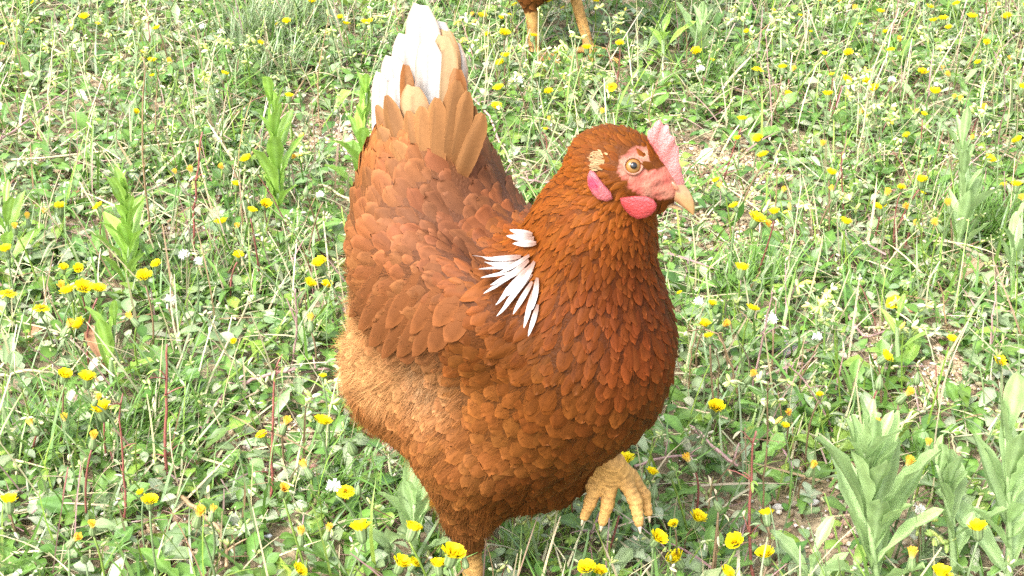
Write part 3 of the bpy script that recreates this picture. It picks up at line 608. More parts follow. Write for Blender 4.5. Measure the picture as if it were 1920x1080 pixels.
def dirs(n, e0, e1):
    a = R3.uniform(0, 6.283, n); e = R3.uniform(e0, e1, n); return np.c_[np.cos(a)*np.cos(e), np.sin(a)*np.cos(e), np.sin(e)]
def palette(n, cols, p, var=.22):
    c = np.array(cols)[R3.choice(len(cols), n, p=p)]; return c*R3.uniform(1-var, 1+var, (n, 1))*R3.uniform(.92, 1.08, (n, 3))
UPV = np.array([0, 0, 1.])
OVAL = [.12, .62, .95, .95, .62, .06]; SPAT = [.16, .22, .42, .78, 1., .86, .10]; LANC = [.2, .7, 1, .85, .5, .05]; BLADE = [1, .95, .8, .5, .06]
LOBED = [.14, .20, .52, .30, .70, .42, .92, .62, 1., .78, .5, .08]
def cover_leaves(name, label, n, prof, L0, L1, wr, cols, p, e0, e1, z0, z1, b0, b1, fold=.25, nt=3):
    x, y, z = scatter(n); n = len(x); L = R3.uniform(L0, L1, n)*R3.uniform(.75, 1.2, n)
    v, q, k, s, t = ribbons(np.c_[x, y, z+R3.uniform(z0, z1, n)], dirs(n, e0, e1), UPV+R3.normal(0, .25, (n, 3)), L, L*wr*R3.uniform(.8, 1.25, n), prof, R3.uniform(b0, b1, n), fold, nt)
    C = np.repeat(palette(n, cols, p), k, 0)*(1+.35*(abs(t) < .1)*(s < .9)-.0)[:, None]
    o = link(name, mesh(name, v, q, C=C, mat=M_COVER), kind='stuff', label=label); return o
cover_leaves('clover_leaves', 'small oval leaves of low weeds carpeting the soil', 30000, OVAL, .007, .016, .34, [GREEN, DARKG, GLAUC, SILVER, LIME], [.27, .17, .29, .20, .07], .05, .9, .0, .022, .2, 1.3)
cover_leaves('weed_leaves', 'narrow notched leaves tangled between the stems', 17000, LOBED[::2]+[.06], .016, .034, .19, [GREEN, DARKG, GLAUC, SILVER, LIME], [.30, .16, .30, .17, .07], .05, 1.0, .0, .016, .3, 1.5)
cover_leaves('grass', 'thin green grass blades all through the meadow', 15000, BLADE, .03, .085, .018, [GREEN, GREEN*1.3, GLAUC, LIME, STRAW], [.40, .18, .17, .13, .12], .5, 1.5, 0, .005, .2, 1.4, 0, 2)
cover_leaves('dead_grass', 'bleached straw and dead stalks lying on the soil', 9500, BLADE, .02, .075, .016, [STRAW, STRAW*1.3, DUN, MAUVE], [.45, .25, .18, .12], -.05, .5, .002, .022, .0, .7, 0, 2)
def standing_straws():
    x, y, z = scatter(5600); n = len(x); v, q, k, s, t = ribbons(np.c_[x, y, z], dirs(n, 1.0, 1.55), UPV+R3.normal(0, .4, (n, 3)), R3.uniform(.03, .11, n), R3.uniform(.0006, .0011, n), [1, 1, .95, .85, .7, .5], R3.uniform(.05, .8, n), 0, 2)
    link('standing_straw', mesh('standing_straw', v, q, C=np.repeat(palette(n, [STRAW, GLAUC, LIME, MAUVE, DUN], [.34, .26, .18, .12, .10]), k, 0), mat=M_COVER), kind='stuff', label='thin pale stalks standing all through the weeds')
standing_straws()
def grass_tufts():
    sp = [(480, 90, 240, .10, GLAUC), (500, 150, 160, .08, GLAUC), (1850, 440, 190, .075, GREEN*1.25), (1800, 420, 120, .065, GREEN*1.2), (1390, 545, 130, .06, GREEN*1.3), (1440, 540, 80, .05, GREEN*1.2), (250, 850, 110, .075, GREEN), (300, 800, 90, .08, GREEN), (590, 930, 60, .07, GREEN), (690, 930, 50, .05, GREEN),
          (60, 850, 80, .08, GREEN*1.2), (1330, 160, 120, .07, GREEN), (450, 300, 90, .05, DARKG), (560, 60, 120, .07, GLAUC), (1650, 560, 70, .05, GREEN), (1250, 50, 100, .06, GREEN), (640, 1000, 60, .06, GREEN), (1180, 1010, 40, .05, GREEN), (1000, 1020, 50, .05, LIME), (1480, 830, 60, .05, LIME), (330, 560, 80, .06, GREEN), (600, 640, 60, .06, GREEN*1.2)]
    mb = MB()
    for px, py, n, L, c in sp:
        b = ground(px, py); B = np.c_[R3.normal(b[0], .022, n), R3.normal(b[1], .022, n), np.zeros(n)]; B[:, 2] = gh(B[:, 0], B[:, 1])
        d = dirs(n, .75, 1.45)+np.array([.25, 0, 0]); v, q, k, s, t = ribbons(B, d, UPV, L*R3.uniform(.5, 1.15, n), R3.uniform(.0007, .0013, n), BLADE, R3.uniform(.2, 1.1, n), 0, 2)
        mb.add(v, q, C=np.repeat(c*R3.uniform(.75, 1.35, (n, 1)), k, 0))
    link('grass_tufts', mb.mesh('grass_tufts', M_COVER), kind='stuff', label='denser tufts of fine grass among the weeds')
grass_tufts()
def pebbles():
    ph = (1+5**.5)/2; ico = norm(np.array([(-1, ph, 0), (1, ph, 0), (-1, -ph, 0), (1, -ph, 0), (0, -1, ph), (0, 1, ph), (0, -1, -ph), (0, 1, -ph), (ph, 0, -1), (ph, 0, 1), (-ph, 0, -1), (-ph, 0, 1)]))
    F = np.array([(0, 11, 5), (0, 5, 1), (0, 1, 7), (0, 7, 10), (0, 10, 11), (1, 5, 9), (5, 11, 4), (11, 10, 2), (10, 7, 6), (7, 1, 8), (3, 9, 4), (3, 4, 2), (3, 2, 6), (3, 6, 8), (3, 8, 9), (4, 9, 5), (2, 4, 11), (6, 2, 10), (8, 6, 7), (9, 8, 1)])
    x, y, z = scatter(9000, False); xs = [x]; ys = [y]
    for c, r_ in BARE:
        xs.append(R3.normal(c[0], r_*.7, 900)); ys.append(R3.normal(c[1], r_*.7, 900))
    x = np.concatenate(xs); y = np.concatenate(ys); n = len(x); r_ = .0012+.0042*R3.power(.45, n)*R3.uniform(.3, 1, n)
    a = R3.uniform(0, 6.28, n); sc = R3.uniform(.6, 1.2, (n, 3))*[1, 1, .7]; V = ico[None]*sc[:, None]*R3.uniform(.85, 1.15, (n, 12, 1))*r_[:, None, None]
    V = np.stack([V[..., 0]*np.cos(a)[:, None]-V[..., 1]*np.sin(a)[:, None], V[..., 0]*np.sin(a)[:, None]+V[..., 1]*np.cos(a)[:, None], V[..., 2]], -1)+np.c_[x, y, gh(x, y)+r_*.15-.002][:, None]
    C = palette(n, [(.42, .31, .19), (.52, .43, .31), (.30, .21, .13), (.60, .56, .48), (.36, .22, .15)], [.34, .28, .2, .1, .08])
    link('gravel', mesh('gravel', V.reshape(-1, 3), None, (np.arange(n)[:, None, None]*12+F[None]).reshape(-1, 3), np.repeat(C, 12, 0), M_PEBBLE), kind='stuff', label='tan grit and small pebbles on the bare soil')
pebbles()
BUD_V, BUD_Q, _ = uv_sphere((0, 0, 0), (1, .42, .42), 6, 5); BUD_Q = np.array(BUD_Q)
def buds(mb, P, D, size, C):
    """small pale green flower buds, spindle shaped"""
    D = norm(D); a = norm(np.cross(D, [.3, .2, .93])); b = np.cross(D, a); n = len(P); size = np.broadcast_to(size, (n,))
    V = P[:, None]+size[:, None, None]*(BUD_V[None, :, :1]*D[:, None]+BUD_V[None, :, 1:2]*a[:, None]+BUD_V[None, :, 2:]*b[:, None])
    mb.add(V.reshape(-1, 3), (np.arange(n)[:, None, None]*len(BUD_V)+BUD_Q[None]).reshape(-1, 4), C=np.repeat(C, len(BUD_V), 0))
def sprays():
    mb = MB(); n = 2600; x, y, z = scatter(n); n = len(x); B = np.c_[x, y, z]; d = dirs(n, .9, 1.5); H = R3.uniform(.03, .09, n)*np.where(y > .5, 1.1, .75)
    v, q, k, s, t = ribbons(B, d, UPV, H, R3.uniform(.0005, .0009, n), [1, 1, .9, .7], R3.uniform(.1, .9, n), 0, 2)
    mb.add(v, q, C=np.repeat(palette(n, [GLAUC, LIME, STRAW, REDST], [.4, .25, .25, .1]), k, 0))
    T = v.reshape(n, -1, 2, 3)[:, -1].mean(1)
    for r_ in range(5):
        D = dirs(n, -.7, 1.2); buds(mb, T+D*R3.uniform(.001, .009, (n, 1)), D, R3.uniform(.0013, .0036, n), palette(n, [(.40, .46, .15), (.52, .54, .30), (.26, .34, .10), (.56, .50, .40)], [.4, .25, .25, .1]))
    link('flowering_weeds', mb.mesh('flowering_weeds', M_COVER), kind='stuff', label='pale sprays of tiny budding weed stems')
sprays()
print('cover', round(time.time()-T0, 1))

# ------------------------------------------------------------------ plants one can count
TOLABEL = []
ORD = 'first second third fourth fifth sixth seventh eighth ninth tenth eleventh twelfth thirteenth fourteenth fifteenth sixteenth seventeenth eighteenth nineteenth twentieth'.split()
def ordinal(i): return ORD[i] if i < 20 else 'twenty-'+ORD[i-20] if i < 29 else '%dth' % (i+1)
def place_of(px, py):
    rows = [(110, 'near the top edge'), (250, 'at tail height'), (420, 'at head height'), (600, 'at neck height'), (800, 'at rump height'), (960, 'at foot height'), (9999, 'by the bottom edge')]
    row = next(b for a, b in rows if py < a)
    side = 'left of the hen' if px < (700 if py < 900 else 800) else 'right of the hen' if px > 1262 else 'behind the hen' if py < 480 else 'before the hen'
    return side, row
def remember(o, px, py, look): TOLABEL.append((o, px, py, look))
def write_labels():
    bins = {}
    for e in TOLABEL: bins.setdefault((e[3],)+place_of(e[1], e[2]), []).append(e)
    for (look, side, row), L in bins.items():
        L.sort(key=lambda e: e[1])
        for i, e in enumerate(L):
            e[0]['label'] = f'{look} {side} {row}' if len(L) == 1 else f'{look}, {ordinal(i)} from the left, {side} {row}'
def face(D, up=(0, 0, 1)):
    """rotation whose Z axis is D"""
    return Vector(D).to_track_quat('Z', 'Y')
# --- flower heads
def petals_mesh(kind, seed):
    r = np.random.default_rng(seed); mb = MB(); Y0 = np.array([.90, .78, .012]); Y1 = np.array([.88, .69, .012])
    def ring(n, r0, z0, L, el, w, c, jit=.12, tipc=None):
        a = np.arange(n)*2*math.pi/n+r.uniform(0, 1); e = el+r.normal(0, jit, n); d = np.c_[np.cos(a)*np.cos(e), np.sin(a)*np.cos(e), np.sin(e)]
        nr = np.c_[-np.cos(a)*np.sin(e), -np.sin(a)*np.sin(e), np.cos(e)]
        v, q, k, s, t = ribbons(np.c_[np.cos(a)*r0, np.sin(a)*r0, np.full(n, z0)], d, nr, L*r.uniform(.88, 1.1, n), w, [.6, .95, 1, .85], r.uniform(.1, .5, n), .2, 3)
        cc = np.repeat(c*r.uniform(.9, 1.08, (n, 1)), k, 0)
        if tipc is not None: cc = cc*(1-np.clip(1-s*2.2, 0, 1)[:, None])+np.asarray(tipc)*np.clip(1-s*2.2, 0, 1)[:, None]
        mb.add(v, q, C=cc)
    if kind == 'open':
        el = r.uniform(.80, 1.12); ring(21, .0030, -.0010, .0066, el, .00105, Y0, tipc=(.50, .30, .05)); ring(17, .0024, 0, .0058, el+.15, .00095, Y0); ring(13, .0014, .0004, .0046, 1.2, .0008, Y1); ring(8, .0006, .0006, .0040, 1.45, .0007, Y1)
    elif kind == 'flat':
        ring(22, .0030, -.0004, .0066, .12, .00110, Y0); ring(18, .0022, .0002, .0050, .35, .0010, Y0); ring(13, .0012, .0006, .0034, .8, .0008, Y1); ring(7, .0005, .0008, .0026, 1.3, .0006, np.array([.70, .33, .01]))
    elif kind == 'bud':
        ring(12, .0017, -.0006, .0074, 1.42, .0009, np.array([.86, .62, .10]), .05, (.80, .74, .46)); ring(7, .0009, 0, .0080, 1.5, .0008, np.array([.85, .50, .05]), .05)
    return mb.mesh('petals', M_PETAL)
def cup_mesh(kind, seed):
    r = np.random.default_rng(seed)
    pr = {'open': [(-.0095, .0009), (-.0088, .0024), (-.006, .0033), (-.0025, .0037), (.0012, .0040)], 'bud': [(-.0115, .0009), (-.0108, .0026), (-.0082, .0036), (-.0045, .0028), (.0002, .0021)], 'green': [(-.0125, .0008), (-.0118, .0025), (-.0088, .0037), (-.0050, .0031), (-.001, .0016), (.0015, .0004)]}[kind]
    n = 16; V = []; C = []
    for z, rr in pr:
        for j in range(n):
            a = 2*math.pi*j/n; k = 1+(.10 if j % 2 else -.06); V.append((rr*k*math.cos(a), rr*k*math.sin(a), z)); C.append(np.array([.15, .21, .085])*(1.35 if j % 2 else .62)*r.uniform(.9, 1.1))
    m = len(pr); Q = [(i*n+j, i*n+(j+1) % n, (i+1)*n+(j+1) % n, (i+1)*n+j) for i in range(m-1) for j in range(n)]
    return mesh('bract_cup', V, Q, C=C, mat=M_STEM)
PET = {k: [petals_mesh(k, 40+i) for i in range(n)] for k, n in (('open', 5), ('flat', 2), ('bud', 3))}
CUP = {k: [cup_mesh(k, 60+i) for i in range(2)] for k in ('open', 'bud', 'green')}
def seed_mesh():
    mb = MB(); r = np.random.default_rng(9); n = 130; d = norm(r.normal(0, 1, (n, 3))); d[:, 2] = abs(d[:, 2])*1.2-.45; d = norm(d)
    v, q, k, s, t = ribbons(np.zeros((n, 3)), d, r.normal(0, 1, (n, 3)), r.uniform(.006, .0085, n), .00022, [.6, .6, 1.2, 2.2], .1, 0, 2); mb.add(v, q, C=np.array([.80, .78, .74])); return mb.mesh('pappus', M_COVER)
PAPPUS = seed_mesh()
def flower(px, py, kind, size=1.):
    h = R3.uniform(.035, .095)*(1 if py > 250 else .8); H = ground(px, py, h); fine = True
    lean = R3.uniform(0, 6.283); lr = R3.uniform(.0, .35)*h; base = np.array([H[0]+lr*math.cos(lean), H[1]+lr*math.sin(lean)*.6, 0.]); base[2] = gh(base[0], base[1])-.002
    ax_ = norm(np.array([R3.normal(0, .36), R3.normal(-.02, .28), 1.])); col = [GLAUC*.75, DUN*.6, LIME*.7, REDST*.8][R3.choice(4, p=[.4, .25, .2, .15])]
    nm = {'open': 'yellow_flower', 'flat': 'yellow_flower', 'bud': 'closed_flower', 'green': 'flower_bud', 'seed': 'seed_head', 'small': 'yellow_flower'}[kind]
    look = {'open': 'open yellow flower', 'flat': 'wide open yellow flower', 'bud': 'half closed yellow flower', 'green': 'closed green bud', 'seed': 'white fluffy seed head', 'small': 'tiny yellow flower'}[kind]
    grp = {'open': 'yellow flowers in the meadow', 'flat': 'yellow flowers in the meadow', 'small': 'tiny yellow flowers in the meadow', 'bud': 'closing flowers in the meadow', 'green': 'green buds in the meadow', 'seed': 'white seed heads in the meadow'}[kind]
    o = link(nm, None, loc=tuple(base), category='seed head' if kind == 'seed' else 'bud' if kind == 'green' else 'flower', group=grp)
    sz = size*(.62 if kind == 'small' else 1)*R3.uniform(.68, 1.08); foot = H-ax_*.009*sz-base; mid = np.array([foot[0]*.25, foot[1]*.25, foot[2]*.6])+R3.normal(0, .006, 3)
    P = np.r_[bez([0, 0, 0], mid, foot, 9)]; v, q, t_ = tube(P, np.linspace(.00115, .00085, 9)*(.8 if kind == 'small' else 1), 5)
    link('stem', mesh('stem', v, q, t_, np.tile(col*R3.uniform(.8, 1.2), (len(v), 1)), M_STEM), o)
    rt = face(ax_).to_euler(); k = {'small': 'open', 'flat': 'open', 'seed': 'green'}.get(kind, kind); hl = tuple(H-base)
    if kind != 'seed': link('bract_cup', CUP[k][R3.integers(2)], o, hl, rt, sz)
    else: link('pappus', PAPPUS, o, hl, rt, sz*R3.uniform(.55, .9))
    pk = {'small': 'open'}.get(kind, kind)
    if pk in PET: link('petals', PET[pk][R3.integers(len(PET[pk]))], o, hl, (rt.x, rt.y, rt.z), sz)
    remember(o, px, py, look)
OPEN = """158 33 294 54 285 115 421 140 112 389 185 388 11 469 119 503 147 504 294 496 270 519 462 300 443 347 415 419 472 396 447 480 156 540 185 543 128 547 150 610 121 705 163 710 190 769 17 941 281 940
488 82 537 41 582 2 649 46 684 43 542 181 498 384 600 495 613 535 580 533 604 792 492 818 676 993 560 1070 774 993 752 1058 776 1058 848 1040 822 1060 1030 3 1117 4 966 10 904 31 999 68 946 63 1100 91 1162 82 948 106 938 120 935 166 931 201 1029 173 1305 97
1542 1 1651 23 1743 14 1794 9 1822 32 1750 40 1769 36 1779 53 1888 33 1917 12 1591 100 1670 96 1467 128 1730 136 1625 153 1640 167 1586 150 1478 178 1552 178 1753 174 1916 165 1908 265 1343 340 1377 387 1418 411 1452 399 1558 325 1585 418 1390 505 1431 292 1422 262 1391 225
1650 390 1727 339 1855 300 1883 349 1906 348 1677 569 1660 670 1785 638 1873 679 1410 580 1329 632 1320 610 1342 765 1170 867 1143 835 1222 887 1308 973 1233 1010 1268 1048 1378 1017 1437 966 1435 1041 1100 1067 1125 1073 1790 879 1833 992 1362 1075 1765 1078"""
FLAT = "14 550 77 578 1146 163 1421 130 648 921"
BUDS = """82 399 52 410 28 427 118 540 445 427 330 325 372 287 418 316 360 322 127 613 247 597 182 748 122 788 60 798 175 822 373 966 398 960 173 988 140 1012 548 297 582 602 535 795 573 877 532 918 564 1003 816 948 870 1045 322 118 1600 18 1871 12 1686 77 1485 133 1768 130 1781 142 1718 212 1799 189
1787 185 1842 205 1613 215 1895 112 1820 262 1353 352 1467 360 1560 358 1541 273 1440 427 1661 366 1702 391 1714 422 1757 421 1779 385 1918 375 1357 610 1699 740 1645 803 1668 805 1480 778 1408 705 1292 865 1522 877 1740 835 1702 873 1716 893 1710 1045 883 30 1127 213 1030 226 615 995"""
SMALL = """183 45 62 5 286 143 4 85 520 47 637 33 695 40 438 640 264 925 605 706 955 28 939 34 1056 17 1022 243 1335 114 1042 100 913 65 1574 2 1546 102 1647 200 1732 215 1834 118 1700 255 1613 47 1383 260 1690 352 1730 363 1537 741 1335 570 1472 800 1275 550 1263 983 1900 865 255 210 1500 30 1450 20 1400 60 1520 60 1660 60 1850 80 1560 140"""
GREENB = "877 945 727 1020 620 1025 655 830 672 910 1228 910 1265 885 1340 940 1145 988 1155 945 345 660 295 440 1613 340 1628 345 1637 690 1650 705 1720 700 155 1045 545 440 575 350 1750 850"
SEEDS = "960 152 975 150 1710 8 320 562 625 912 372 490 345 478 1672 150 1755 158 1588 163 380 50 415 60 1725 955 1310 565 1445 600 1532 632 600 365 1313 130"
def pairs(s): a = [int(v) for v in s.split()]; return list(zip(a[::2], a[1::2]))
BIG = {(415, 419), (17, 941), (848, 1040), (604, 792), (1378, 1017), (1170, 867), (121, 705), (190, 769), (676, 993), (1418, 411)}
for k, S_ in (('open', OPEN), ('flat', FLAT), ('bud', BUDS), ('small', SMALL), ('green', GREENB), ('seed', SEEDS)):
    for px, py in pairs(S_): flower(px, py, k, 1.22 if (px, py) in BIG else 1.)
print('flowers', len(TOLABEL), round(time.time()-T0, 1))

# --- leaves as separate parts: unit blades, turned and scaled into place
def leaf_mesh(name, prof, wr, seed, bend, fold, cols, wave=.0, nt=5):
    r = np.random.default_rng(seed); p = np.asarray(prof)*(1+r.uniform(-.08, .08, len(prof)))
    v, q, k, s, t = ribbons(np.zeros((1, 3)), np.array([[0, 1., 0]]), UPV, 1., wr, p, bend, fold, nt, wave)
    v[:, 2] += .012*np.sin(s*23+t*2+seed)*abs(t)
    c = np.asarray(cols)*(1+.10*np.sin(s*19+seed)[:, None]); vein = (abs(t) < .05) & (s < .93); c = np.where(vein[:, None], c*1.35+.05, c); edge = (abs(t) > .9); c = np.where(edge[:, None], c*1.12+.02, c)
    return mesh(name, v, q, C=c, mat=M_LEAF)
WOOLLY = [.34, .36, .50, .70, .90, 1.0, .99, .88, .62, .10]
LEAVES = {'woolly': [leaf_mesh('leaf', WOOLLY, .15, i, .12+.12*(i % 4), .42, (GLAUC*.80+GREEN*.48+SILVER*.16)*(.95+.1*(i % 3)), .12) for i in range(6)],
          'bright': [leaf_mesh('leaf', WOOLLY, .15, 20+i, .25+.2*(i % 3), .35, (LIME*.72+GREEN*.65)*(.95+.12*(i % 3)), .10) for i in range(5)],
          'lobed': [leaf_mesh('leaf', LOBED, .17, 40+i, .5+.3*(i % 3), .30, [GREEN*1.2, GLAUC, GREEN*1.45, DARKG*1.5][i % 4], .08) for i in range(8)],
          'broad': [leaf_mesh('leaf', SPAT, .24, 60+i, .4+.25*(i % 3), .28, [GREEN*1.4, LIME*1.05, GLAUC*1.1, GREEN*1.2][i % 4], .10) for i in range(8)],
          'dead': [leaf_mesh('leaf', SPAT, .2, 80+i, .8, .5, [np.array([.40, .20, .10]), np.array([.50, .36, .22])][i % 2], .3) for i in range(4)]}
def put_leaf(parent, kind, B, D, L, up=UPV, wid=1.):
    D = norm(D); up = np.asarray(up, float); z = norm(up-(up@D)*D); x = np.cross(D, z)
    M = Matrix(np.c_[x, D, z].tolist()).to_4x4(); S_ = Matrix.Diagonal((L*wid, L, L, 1)); o = link('leaf', LEAVES[kind][R3.integers(len(LEAVES[kind]))], parent)
    o.matrix_local = Matrix.Translation(Vector(B)) @ M @ S_; return o
def leafy(basepx, toppx, n, lpx, wpx, kind, look, spread=.5):
    b = ground(*basepx); b[2] = gh(b[0], b[1])-.003; T = at_y(*toppx, b[1]+.01)-b; k = proj(b)[0, 2]/FPX
    o = link('leafy_weed', None, loc=tuple(b), category='weed', group='tall leafy weeds', label=look)
    L = lpx*k*1.12; H = T*(1-.45*L/np.linalg.norm(T)); mid = H*.5+R3.normal(0, .006, 3); P = bez([0, 0, 0], mid, H, 12); v, q, t = tube(P, np.linspace(.0032, .0014, 12), 7)
    link('stem', mesh('stem', v, q, t, np.tile(GLAUC*1.25, (len(v), 1)), M_STEM), o)
    a = R3.uniform(0, 6); n = max(6, int(n*.95))
    for i in range(n):
        s = .10+.90*(i/(n-1))**.85; p = P[min(int(s*11), 11)]; a += 2.4+R3.normal(0, .2); el = np.interp(s, [0, .5, 1], [.95, 1.17, 1.38])+R3.normal(0, .15)-(spread-.5)*.5
        d = np.array([math.cos(a)*math.cos(el), math.sin(a)*math.cos(el), math.sin(el)]); out = np.array([math.cos(a), math.sin(a), 0]); up = norm(UPV*math.cos(el)-out*math.sin(el))
        put_leaf(o, kind, p+d*.001, d, L*np.interp(s, [0, .35, 1], [.9, 1.08, .62])*R3.uniform(.65, 1.15), up, wpx/lpx/.30*.88*R3.uniform(.85, 1.1))
leafy((1655, 1120), (1612, 762), 26, 185, 50, 'woolly', 'large grey-green leafy weed in the lower right corner, leaves in a tall bunch', .45)
leafy((1790, 1090), (1748, 815), 13, 130, 44, 'woolly', 'grey-green leafy weed just right of the large one in the lower right', .35)
leafy((1895, 1110), (1885, 740), 18, 180, 54, 'woolly', 'grey-green leafy weed cut by the right edge at the bottom', .5)
leafy((1795, 490), (1806, 225), 17, 112, 27, 'woolly', 'narrow-leaved tall weed at head height near the right edge', .25)
leafy((518, 425), (505, 142), 18, 105, 32, 'bright', 'bright green upright weed left of the hen\'s tail', .18)
leafy((238, 565), (232, 318), 24, 95, 30, 'bright', 'dense bright green weed spire far left at neck height', .15)
leafy((672, 375), (690, 128), 16, 92, 28, 'bright', 'bright green weed half hidden behind the hen\'s tail', .18)
leafy((775, 1085), (778, 872), 10, 165, 56, 'woolly', 'small grey-green weed at the foot of the hen\'s standing leg', .7)
leafy((12, 530), (10, 345), 9, 105, 30, 'bright', 'green leafy weed cut by the left edge at head height')
leafy((1905, 560), (1900, 400), 7, 110, 32, 'woolly', 'pale leafy weed cut by the right edge at neck height')
leafy((1530, 1120), (1525, 990), 6, 110, 42, 'woolly', 'low grey-green weed left of the large one by the bottom edge', 1.0)
leafy((1690, 720), (1680, 560), 7, 80, 24, 'bright', 'low lime weed above the bare gravel patch on the right', .8)
leafy((1240, 130), (1235, 10), 9, 70, 24, 'bright', 'bushy dark green weed right of the second hen', .9)
leafy((1310, 120), (1320, 0), 10, 75, 22, 'woolly', 'bushy pale weed at the top edge above the comb', .9)
leafy((220, 740), (215, 560), 6, 110, 34, 'bright', 'broad green leafy weed beside the upright brown leaf', .5)
# single large leaves and dead leaves seen on their own
def rosette(px, py, n, lpx, kind, look, el=(.25, .9), wid=1., grp='leaf rosettes on the soil', cat='weed', name='leaf_rosette', fixed=None):
    b = ground(px, py); b[2] = gh(b[0], b[1])+.001; k = proj(b)[0, 2]/FPX; o = link(name, None, loc=tuple(b), category=cat, group=grp)
    a = R3.uniform(0, 6)
    for i in range(n):
        a += 6.283/n+R3.normal(0, .25); e = R3.uniform(*el)
        if fixed is not None: a = fixed
        d = np.array([math.cos(a)*math.cos(e), math.sin(a)*math.cos(e), math.sin(e)]); out = np.array([math.cos(a), math.sin(a), 0])
        put_leaf(o, kind, d*.002, d, lpx*k*R3.uniform(.9, 1.4), UPV*math.cos(e)-out*math.sin(e)+R3.normal(0, .2, 3), wid*R3.uniform(.85, 1.15))
    if isinstance(look, tuple): o['label'] = look[0]
    else: remember(o, px, py, look)
    return o
rosette(205, 715, 1, 85, 'dead', ('upright brown dead leaf beside a green leaf at rump height on the left',), (1.1, 1.2), 1, 'dead leaves', 'leaf', 'dead_leaf', 2.2)
rosette(1790, 540, 1, 110, 'dead', ('large tan dead leaf right of the hen at neck height',), (.5, .6), 1, 'dead leaves', 'leaf', 'dead_leaf', .9)
rosette(1680, 598, 1, 38, 'dead', ('small brown curled leaf above the bare gravel patch',), (.2, .3), 1.6, 'dead leaves', 'leaf', 'dead_leaf', 0)
rosette(50, 660, 1, 40, 'dead', ('small brown dead leaf near the left edge',), (.8, .9), 1.4, 'dead leaves', 'leaf', 'dead_leaf', 1)
rosette(115, 375, 1, 45, 'dead', ('pale tan dead leaf lying at head height far left',), (.1, .2), 1.8, 'dead leaves', 'leaf', 'dead_leaf', 0)
PTS = []
for _ in range(6000):
    px, py = R3.uniform(-30, 1950), R3.uniform(5, 1120); b = ground(px, py)
    if cover(b[0], b[1]) < .45 or any((px-a)**2+((py-c)*1.7)**2 < (62+py*.055)**2 for a, c in PTS): continue
    PTS.append((px, py))
for px, py in PTS:
    kd_ = ['lobed', 'broad'][R3.choice(2, p=[.6, .4])]; k_ = .62+.38*py/1080
    rosette(px, py, int(R3.integers(5, 9)), R3.uniform(58, 100)*k_ if kd_ == 'lobed' else R3.uniform(45, 80)*k_, kd_, {'lobed': 'lobed green rosette', 'broad': 'broad-leaved rosette'}[kd_], (.15, 1.0) if kd_ == 'lobed' else (.3, 1.1))
print('rosettes', len(PTS), round(time.time()-T0, 1))
# --- stems, stalks and twigs, each a thing
def stalk(pts, col, r0, r1, name, look, lie=False, h=.012):
    if lie: P = np.array([ground(a, b, h+.006*math.sin(i*2.)) for i, (a, b) in enumerate(pts)])
    else:
        g = ground(*pts[0]); P = np.array([at_y(a, b, g[1]+.004*i) for i, (a, b) in enumerate(pts)]); P[0, 2] = gh(P[0, 0], P[0, 1])-.003
    b = P[0].copy(); Q_ = spline(P-b, max(8, len(P)*4)) if len(P) > 2 else bez(P[0]-b, (P[0]+P[1])/2-b+R3.normal(0, .004, 3), P[1]-b, 9)
    Q_ = Q_+R3.normal(0, .0006, Q_.shape)+np.sin(np.linspace(0, 1, len(Q_))*R3.uniform(3, 7)+R3.uniform(0, 6))[:, None]*[.0028, .0028, 0]*np.linspace(0, 1, len(Q_))[:, None]; v, q, t = tube(Q_, np.linspace(r0, r1, len(Q_)), 6)
    c = np.asarray(col)*(1+.18*np.sin(np.arange(len(v))*.37+r0*9999)[:, None])
    mb = MB(); mb.add(v, q, t, c); k_ = len(Q_)
    for i in range(3 if lie else 7):                       # knots, side shoots and withered bracts
        p = Q_[R3.integers(1, k_)]; d = dirs(1, .2, 1.3)[0]; L = R3.uniform(.005, .022); e = p+d*L
        vv, qq, tt = tube(bez(p, p+d*L*.5+UPV*.003, e, 4), np.linspace(r1*.8, r1*.35, 4), 5); mb.add(vv, qq, tt, np.asarray(col)*R3.uniform(.8, 1.5))
        D = dirs(2, -.8, 1.2); vv, qq, kk, s1, t1 = ribbons(np.array([e, p]), D, UPV+R3.normal(0, .3, (2, 3)), R3.uniform(.004, .011, 2), .0012, OVAL, .8, .3, 3); mb.add(vv, qq, C=np.repeat(palette(2, [LIME*.8, STRAW, GLAUC], [.4, .3, .3]), kk, 0))
    M = mb.mesh(name, M_STEM)
    o = link(name, M, loc=tuple(b), category='twig' if lie else 'stem', group='twigs and straws on the ground' if lie else 'bare upright stems'); remember(o, *pts[-1], look)
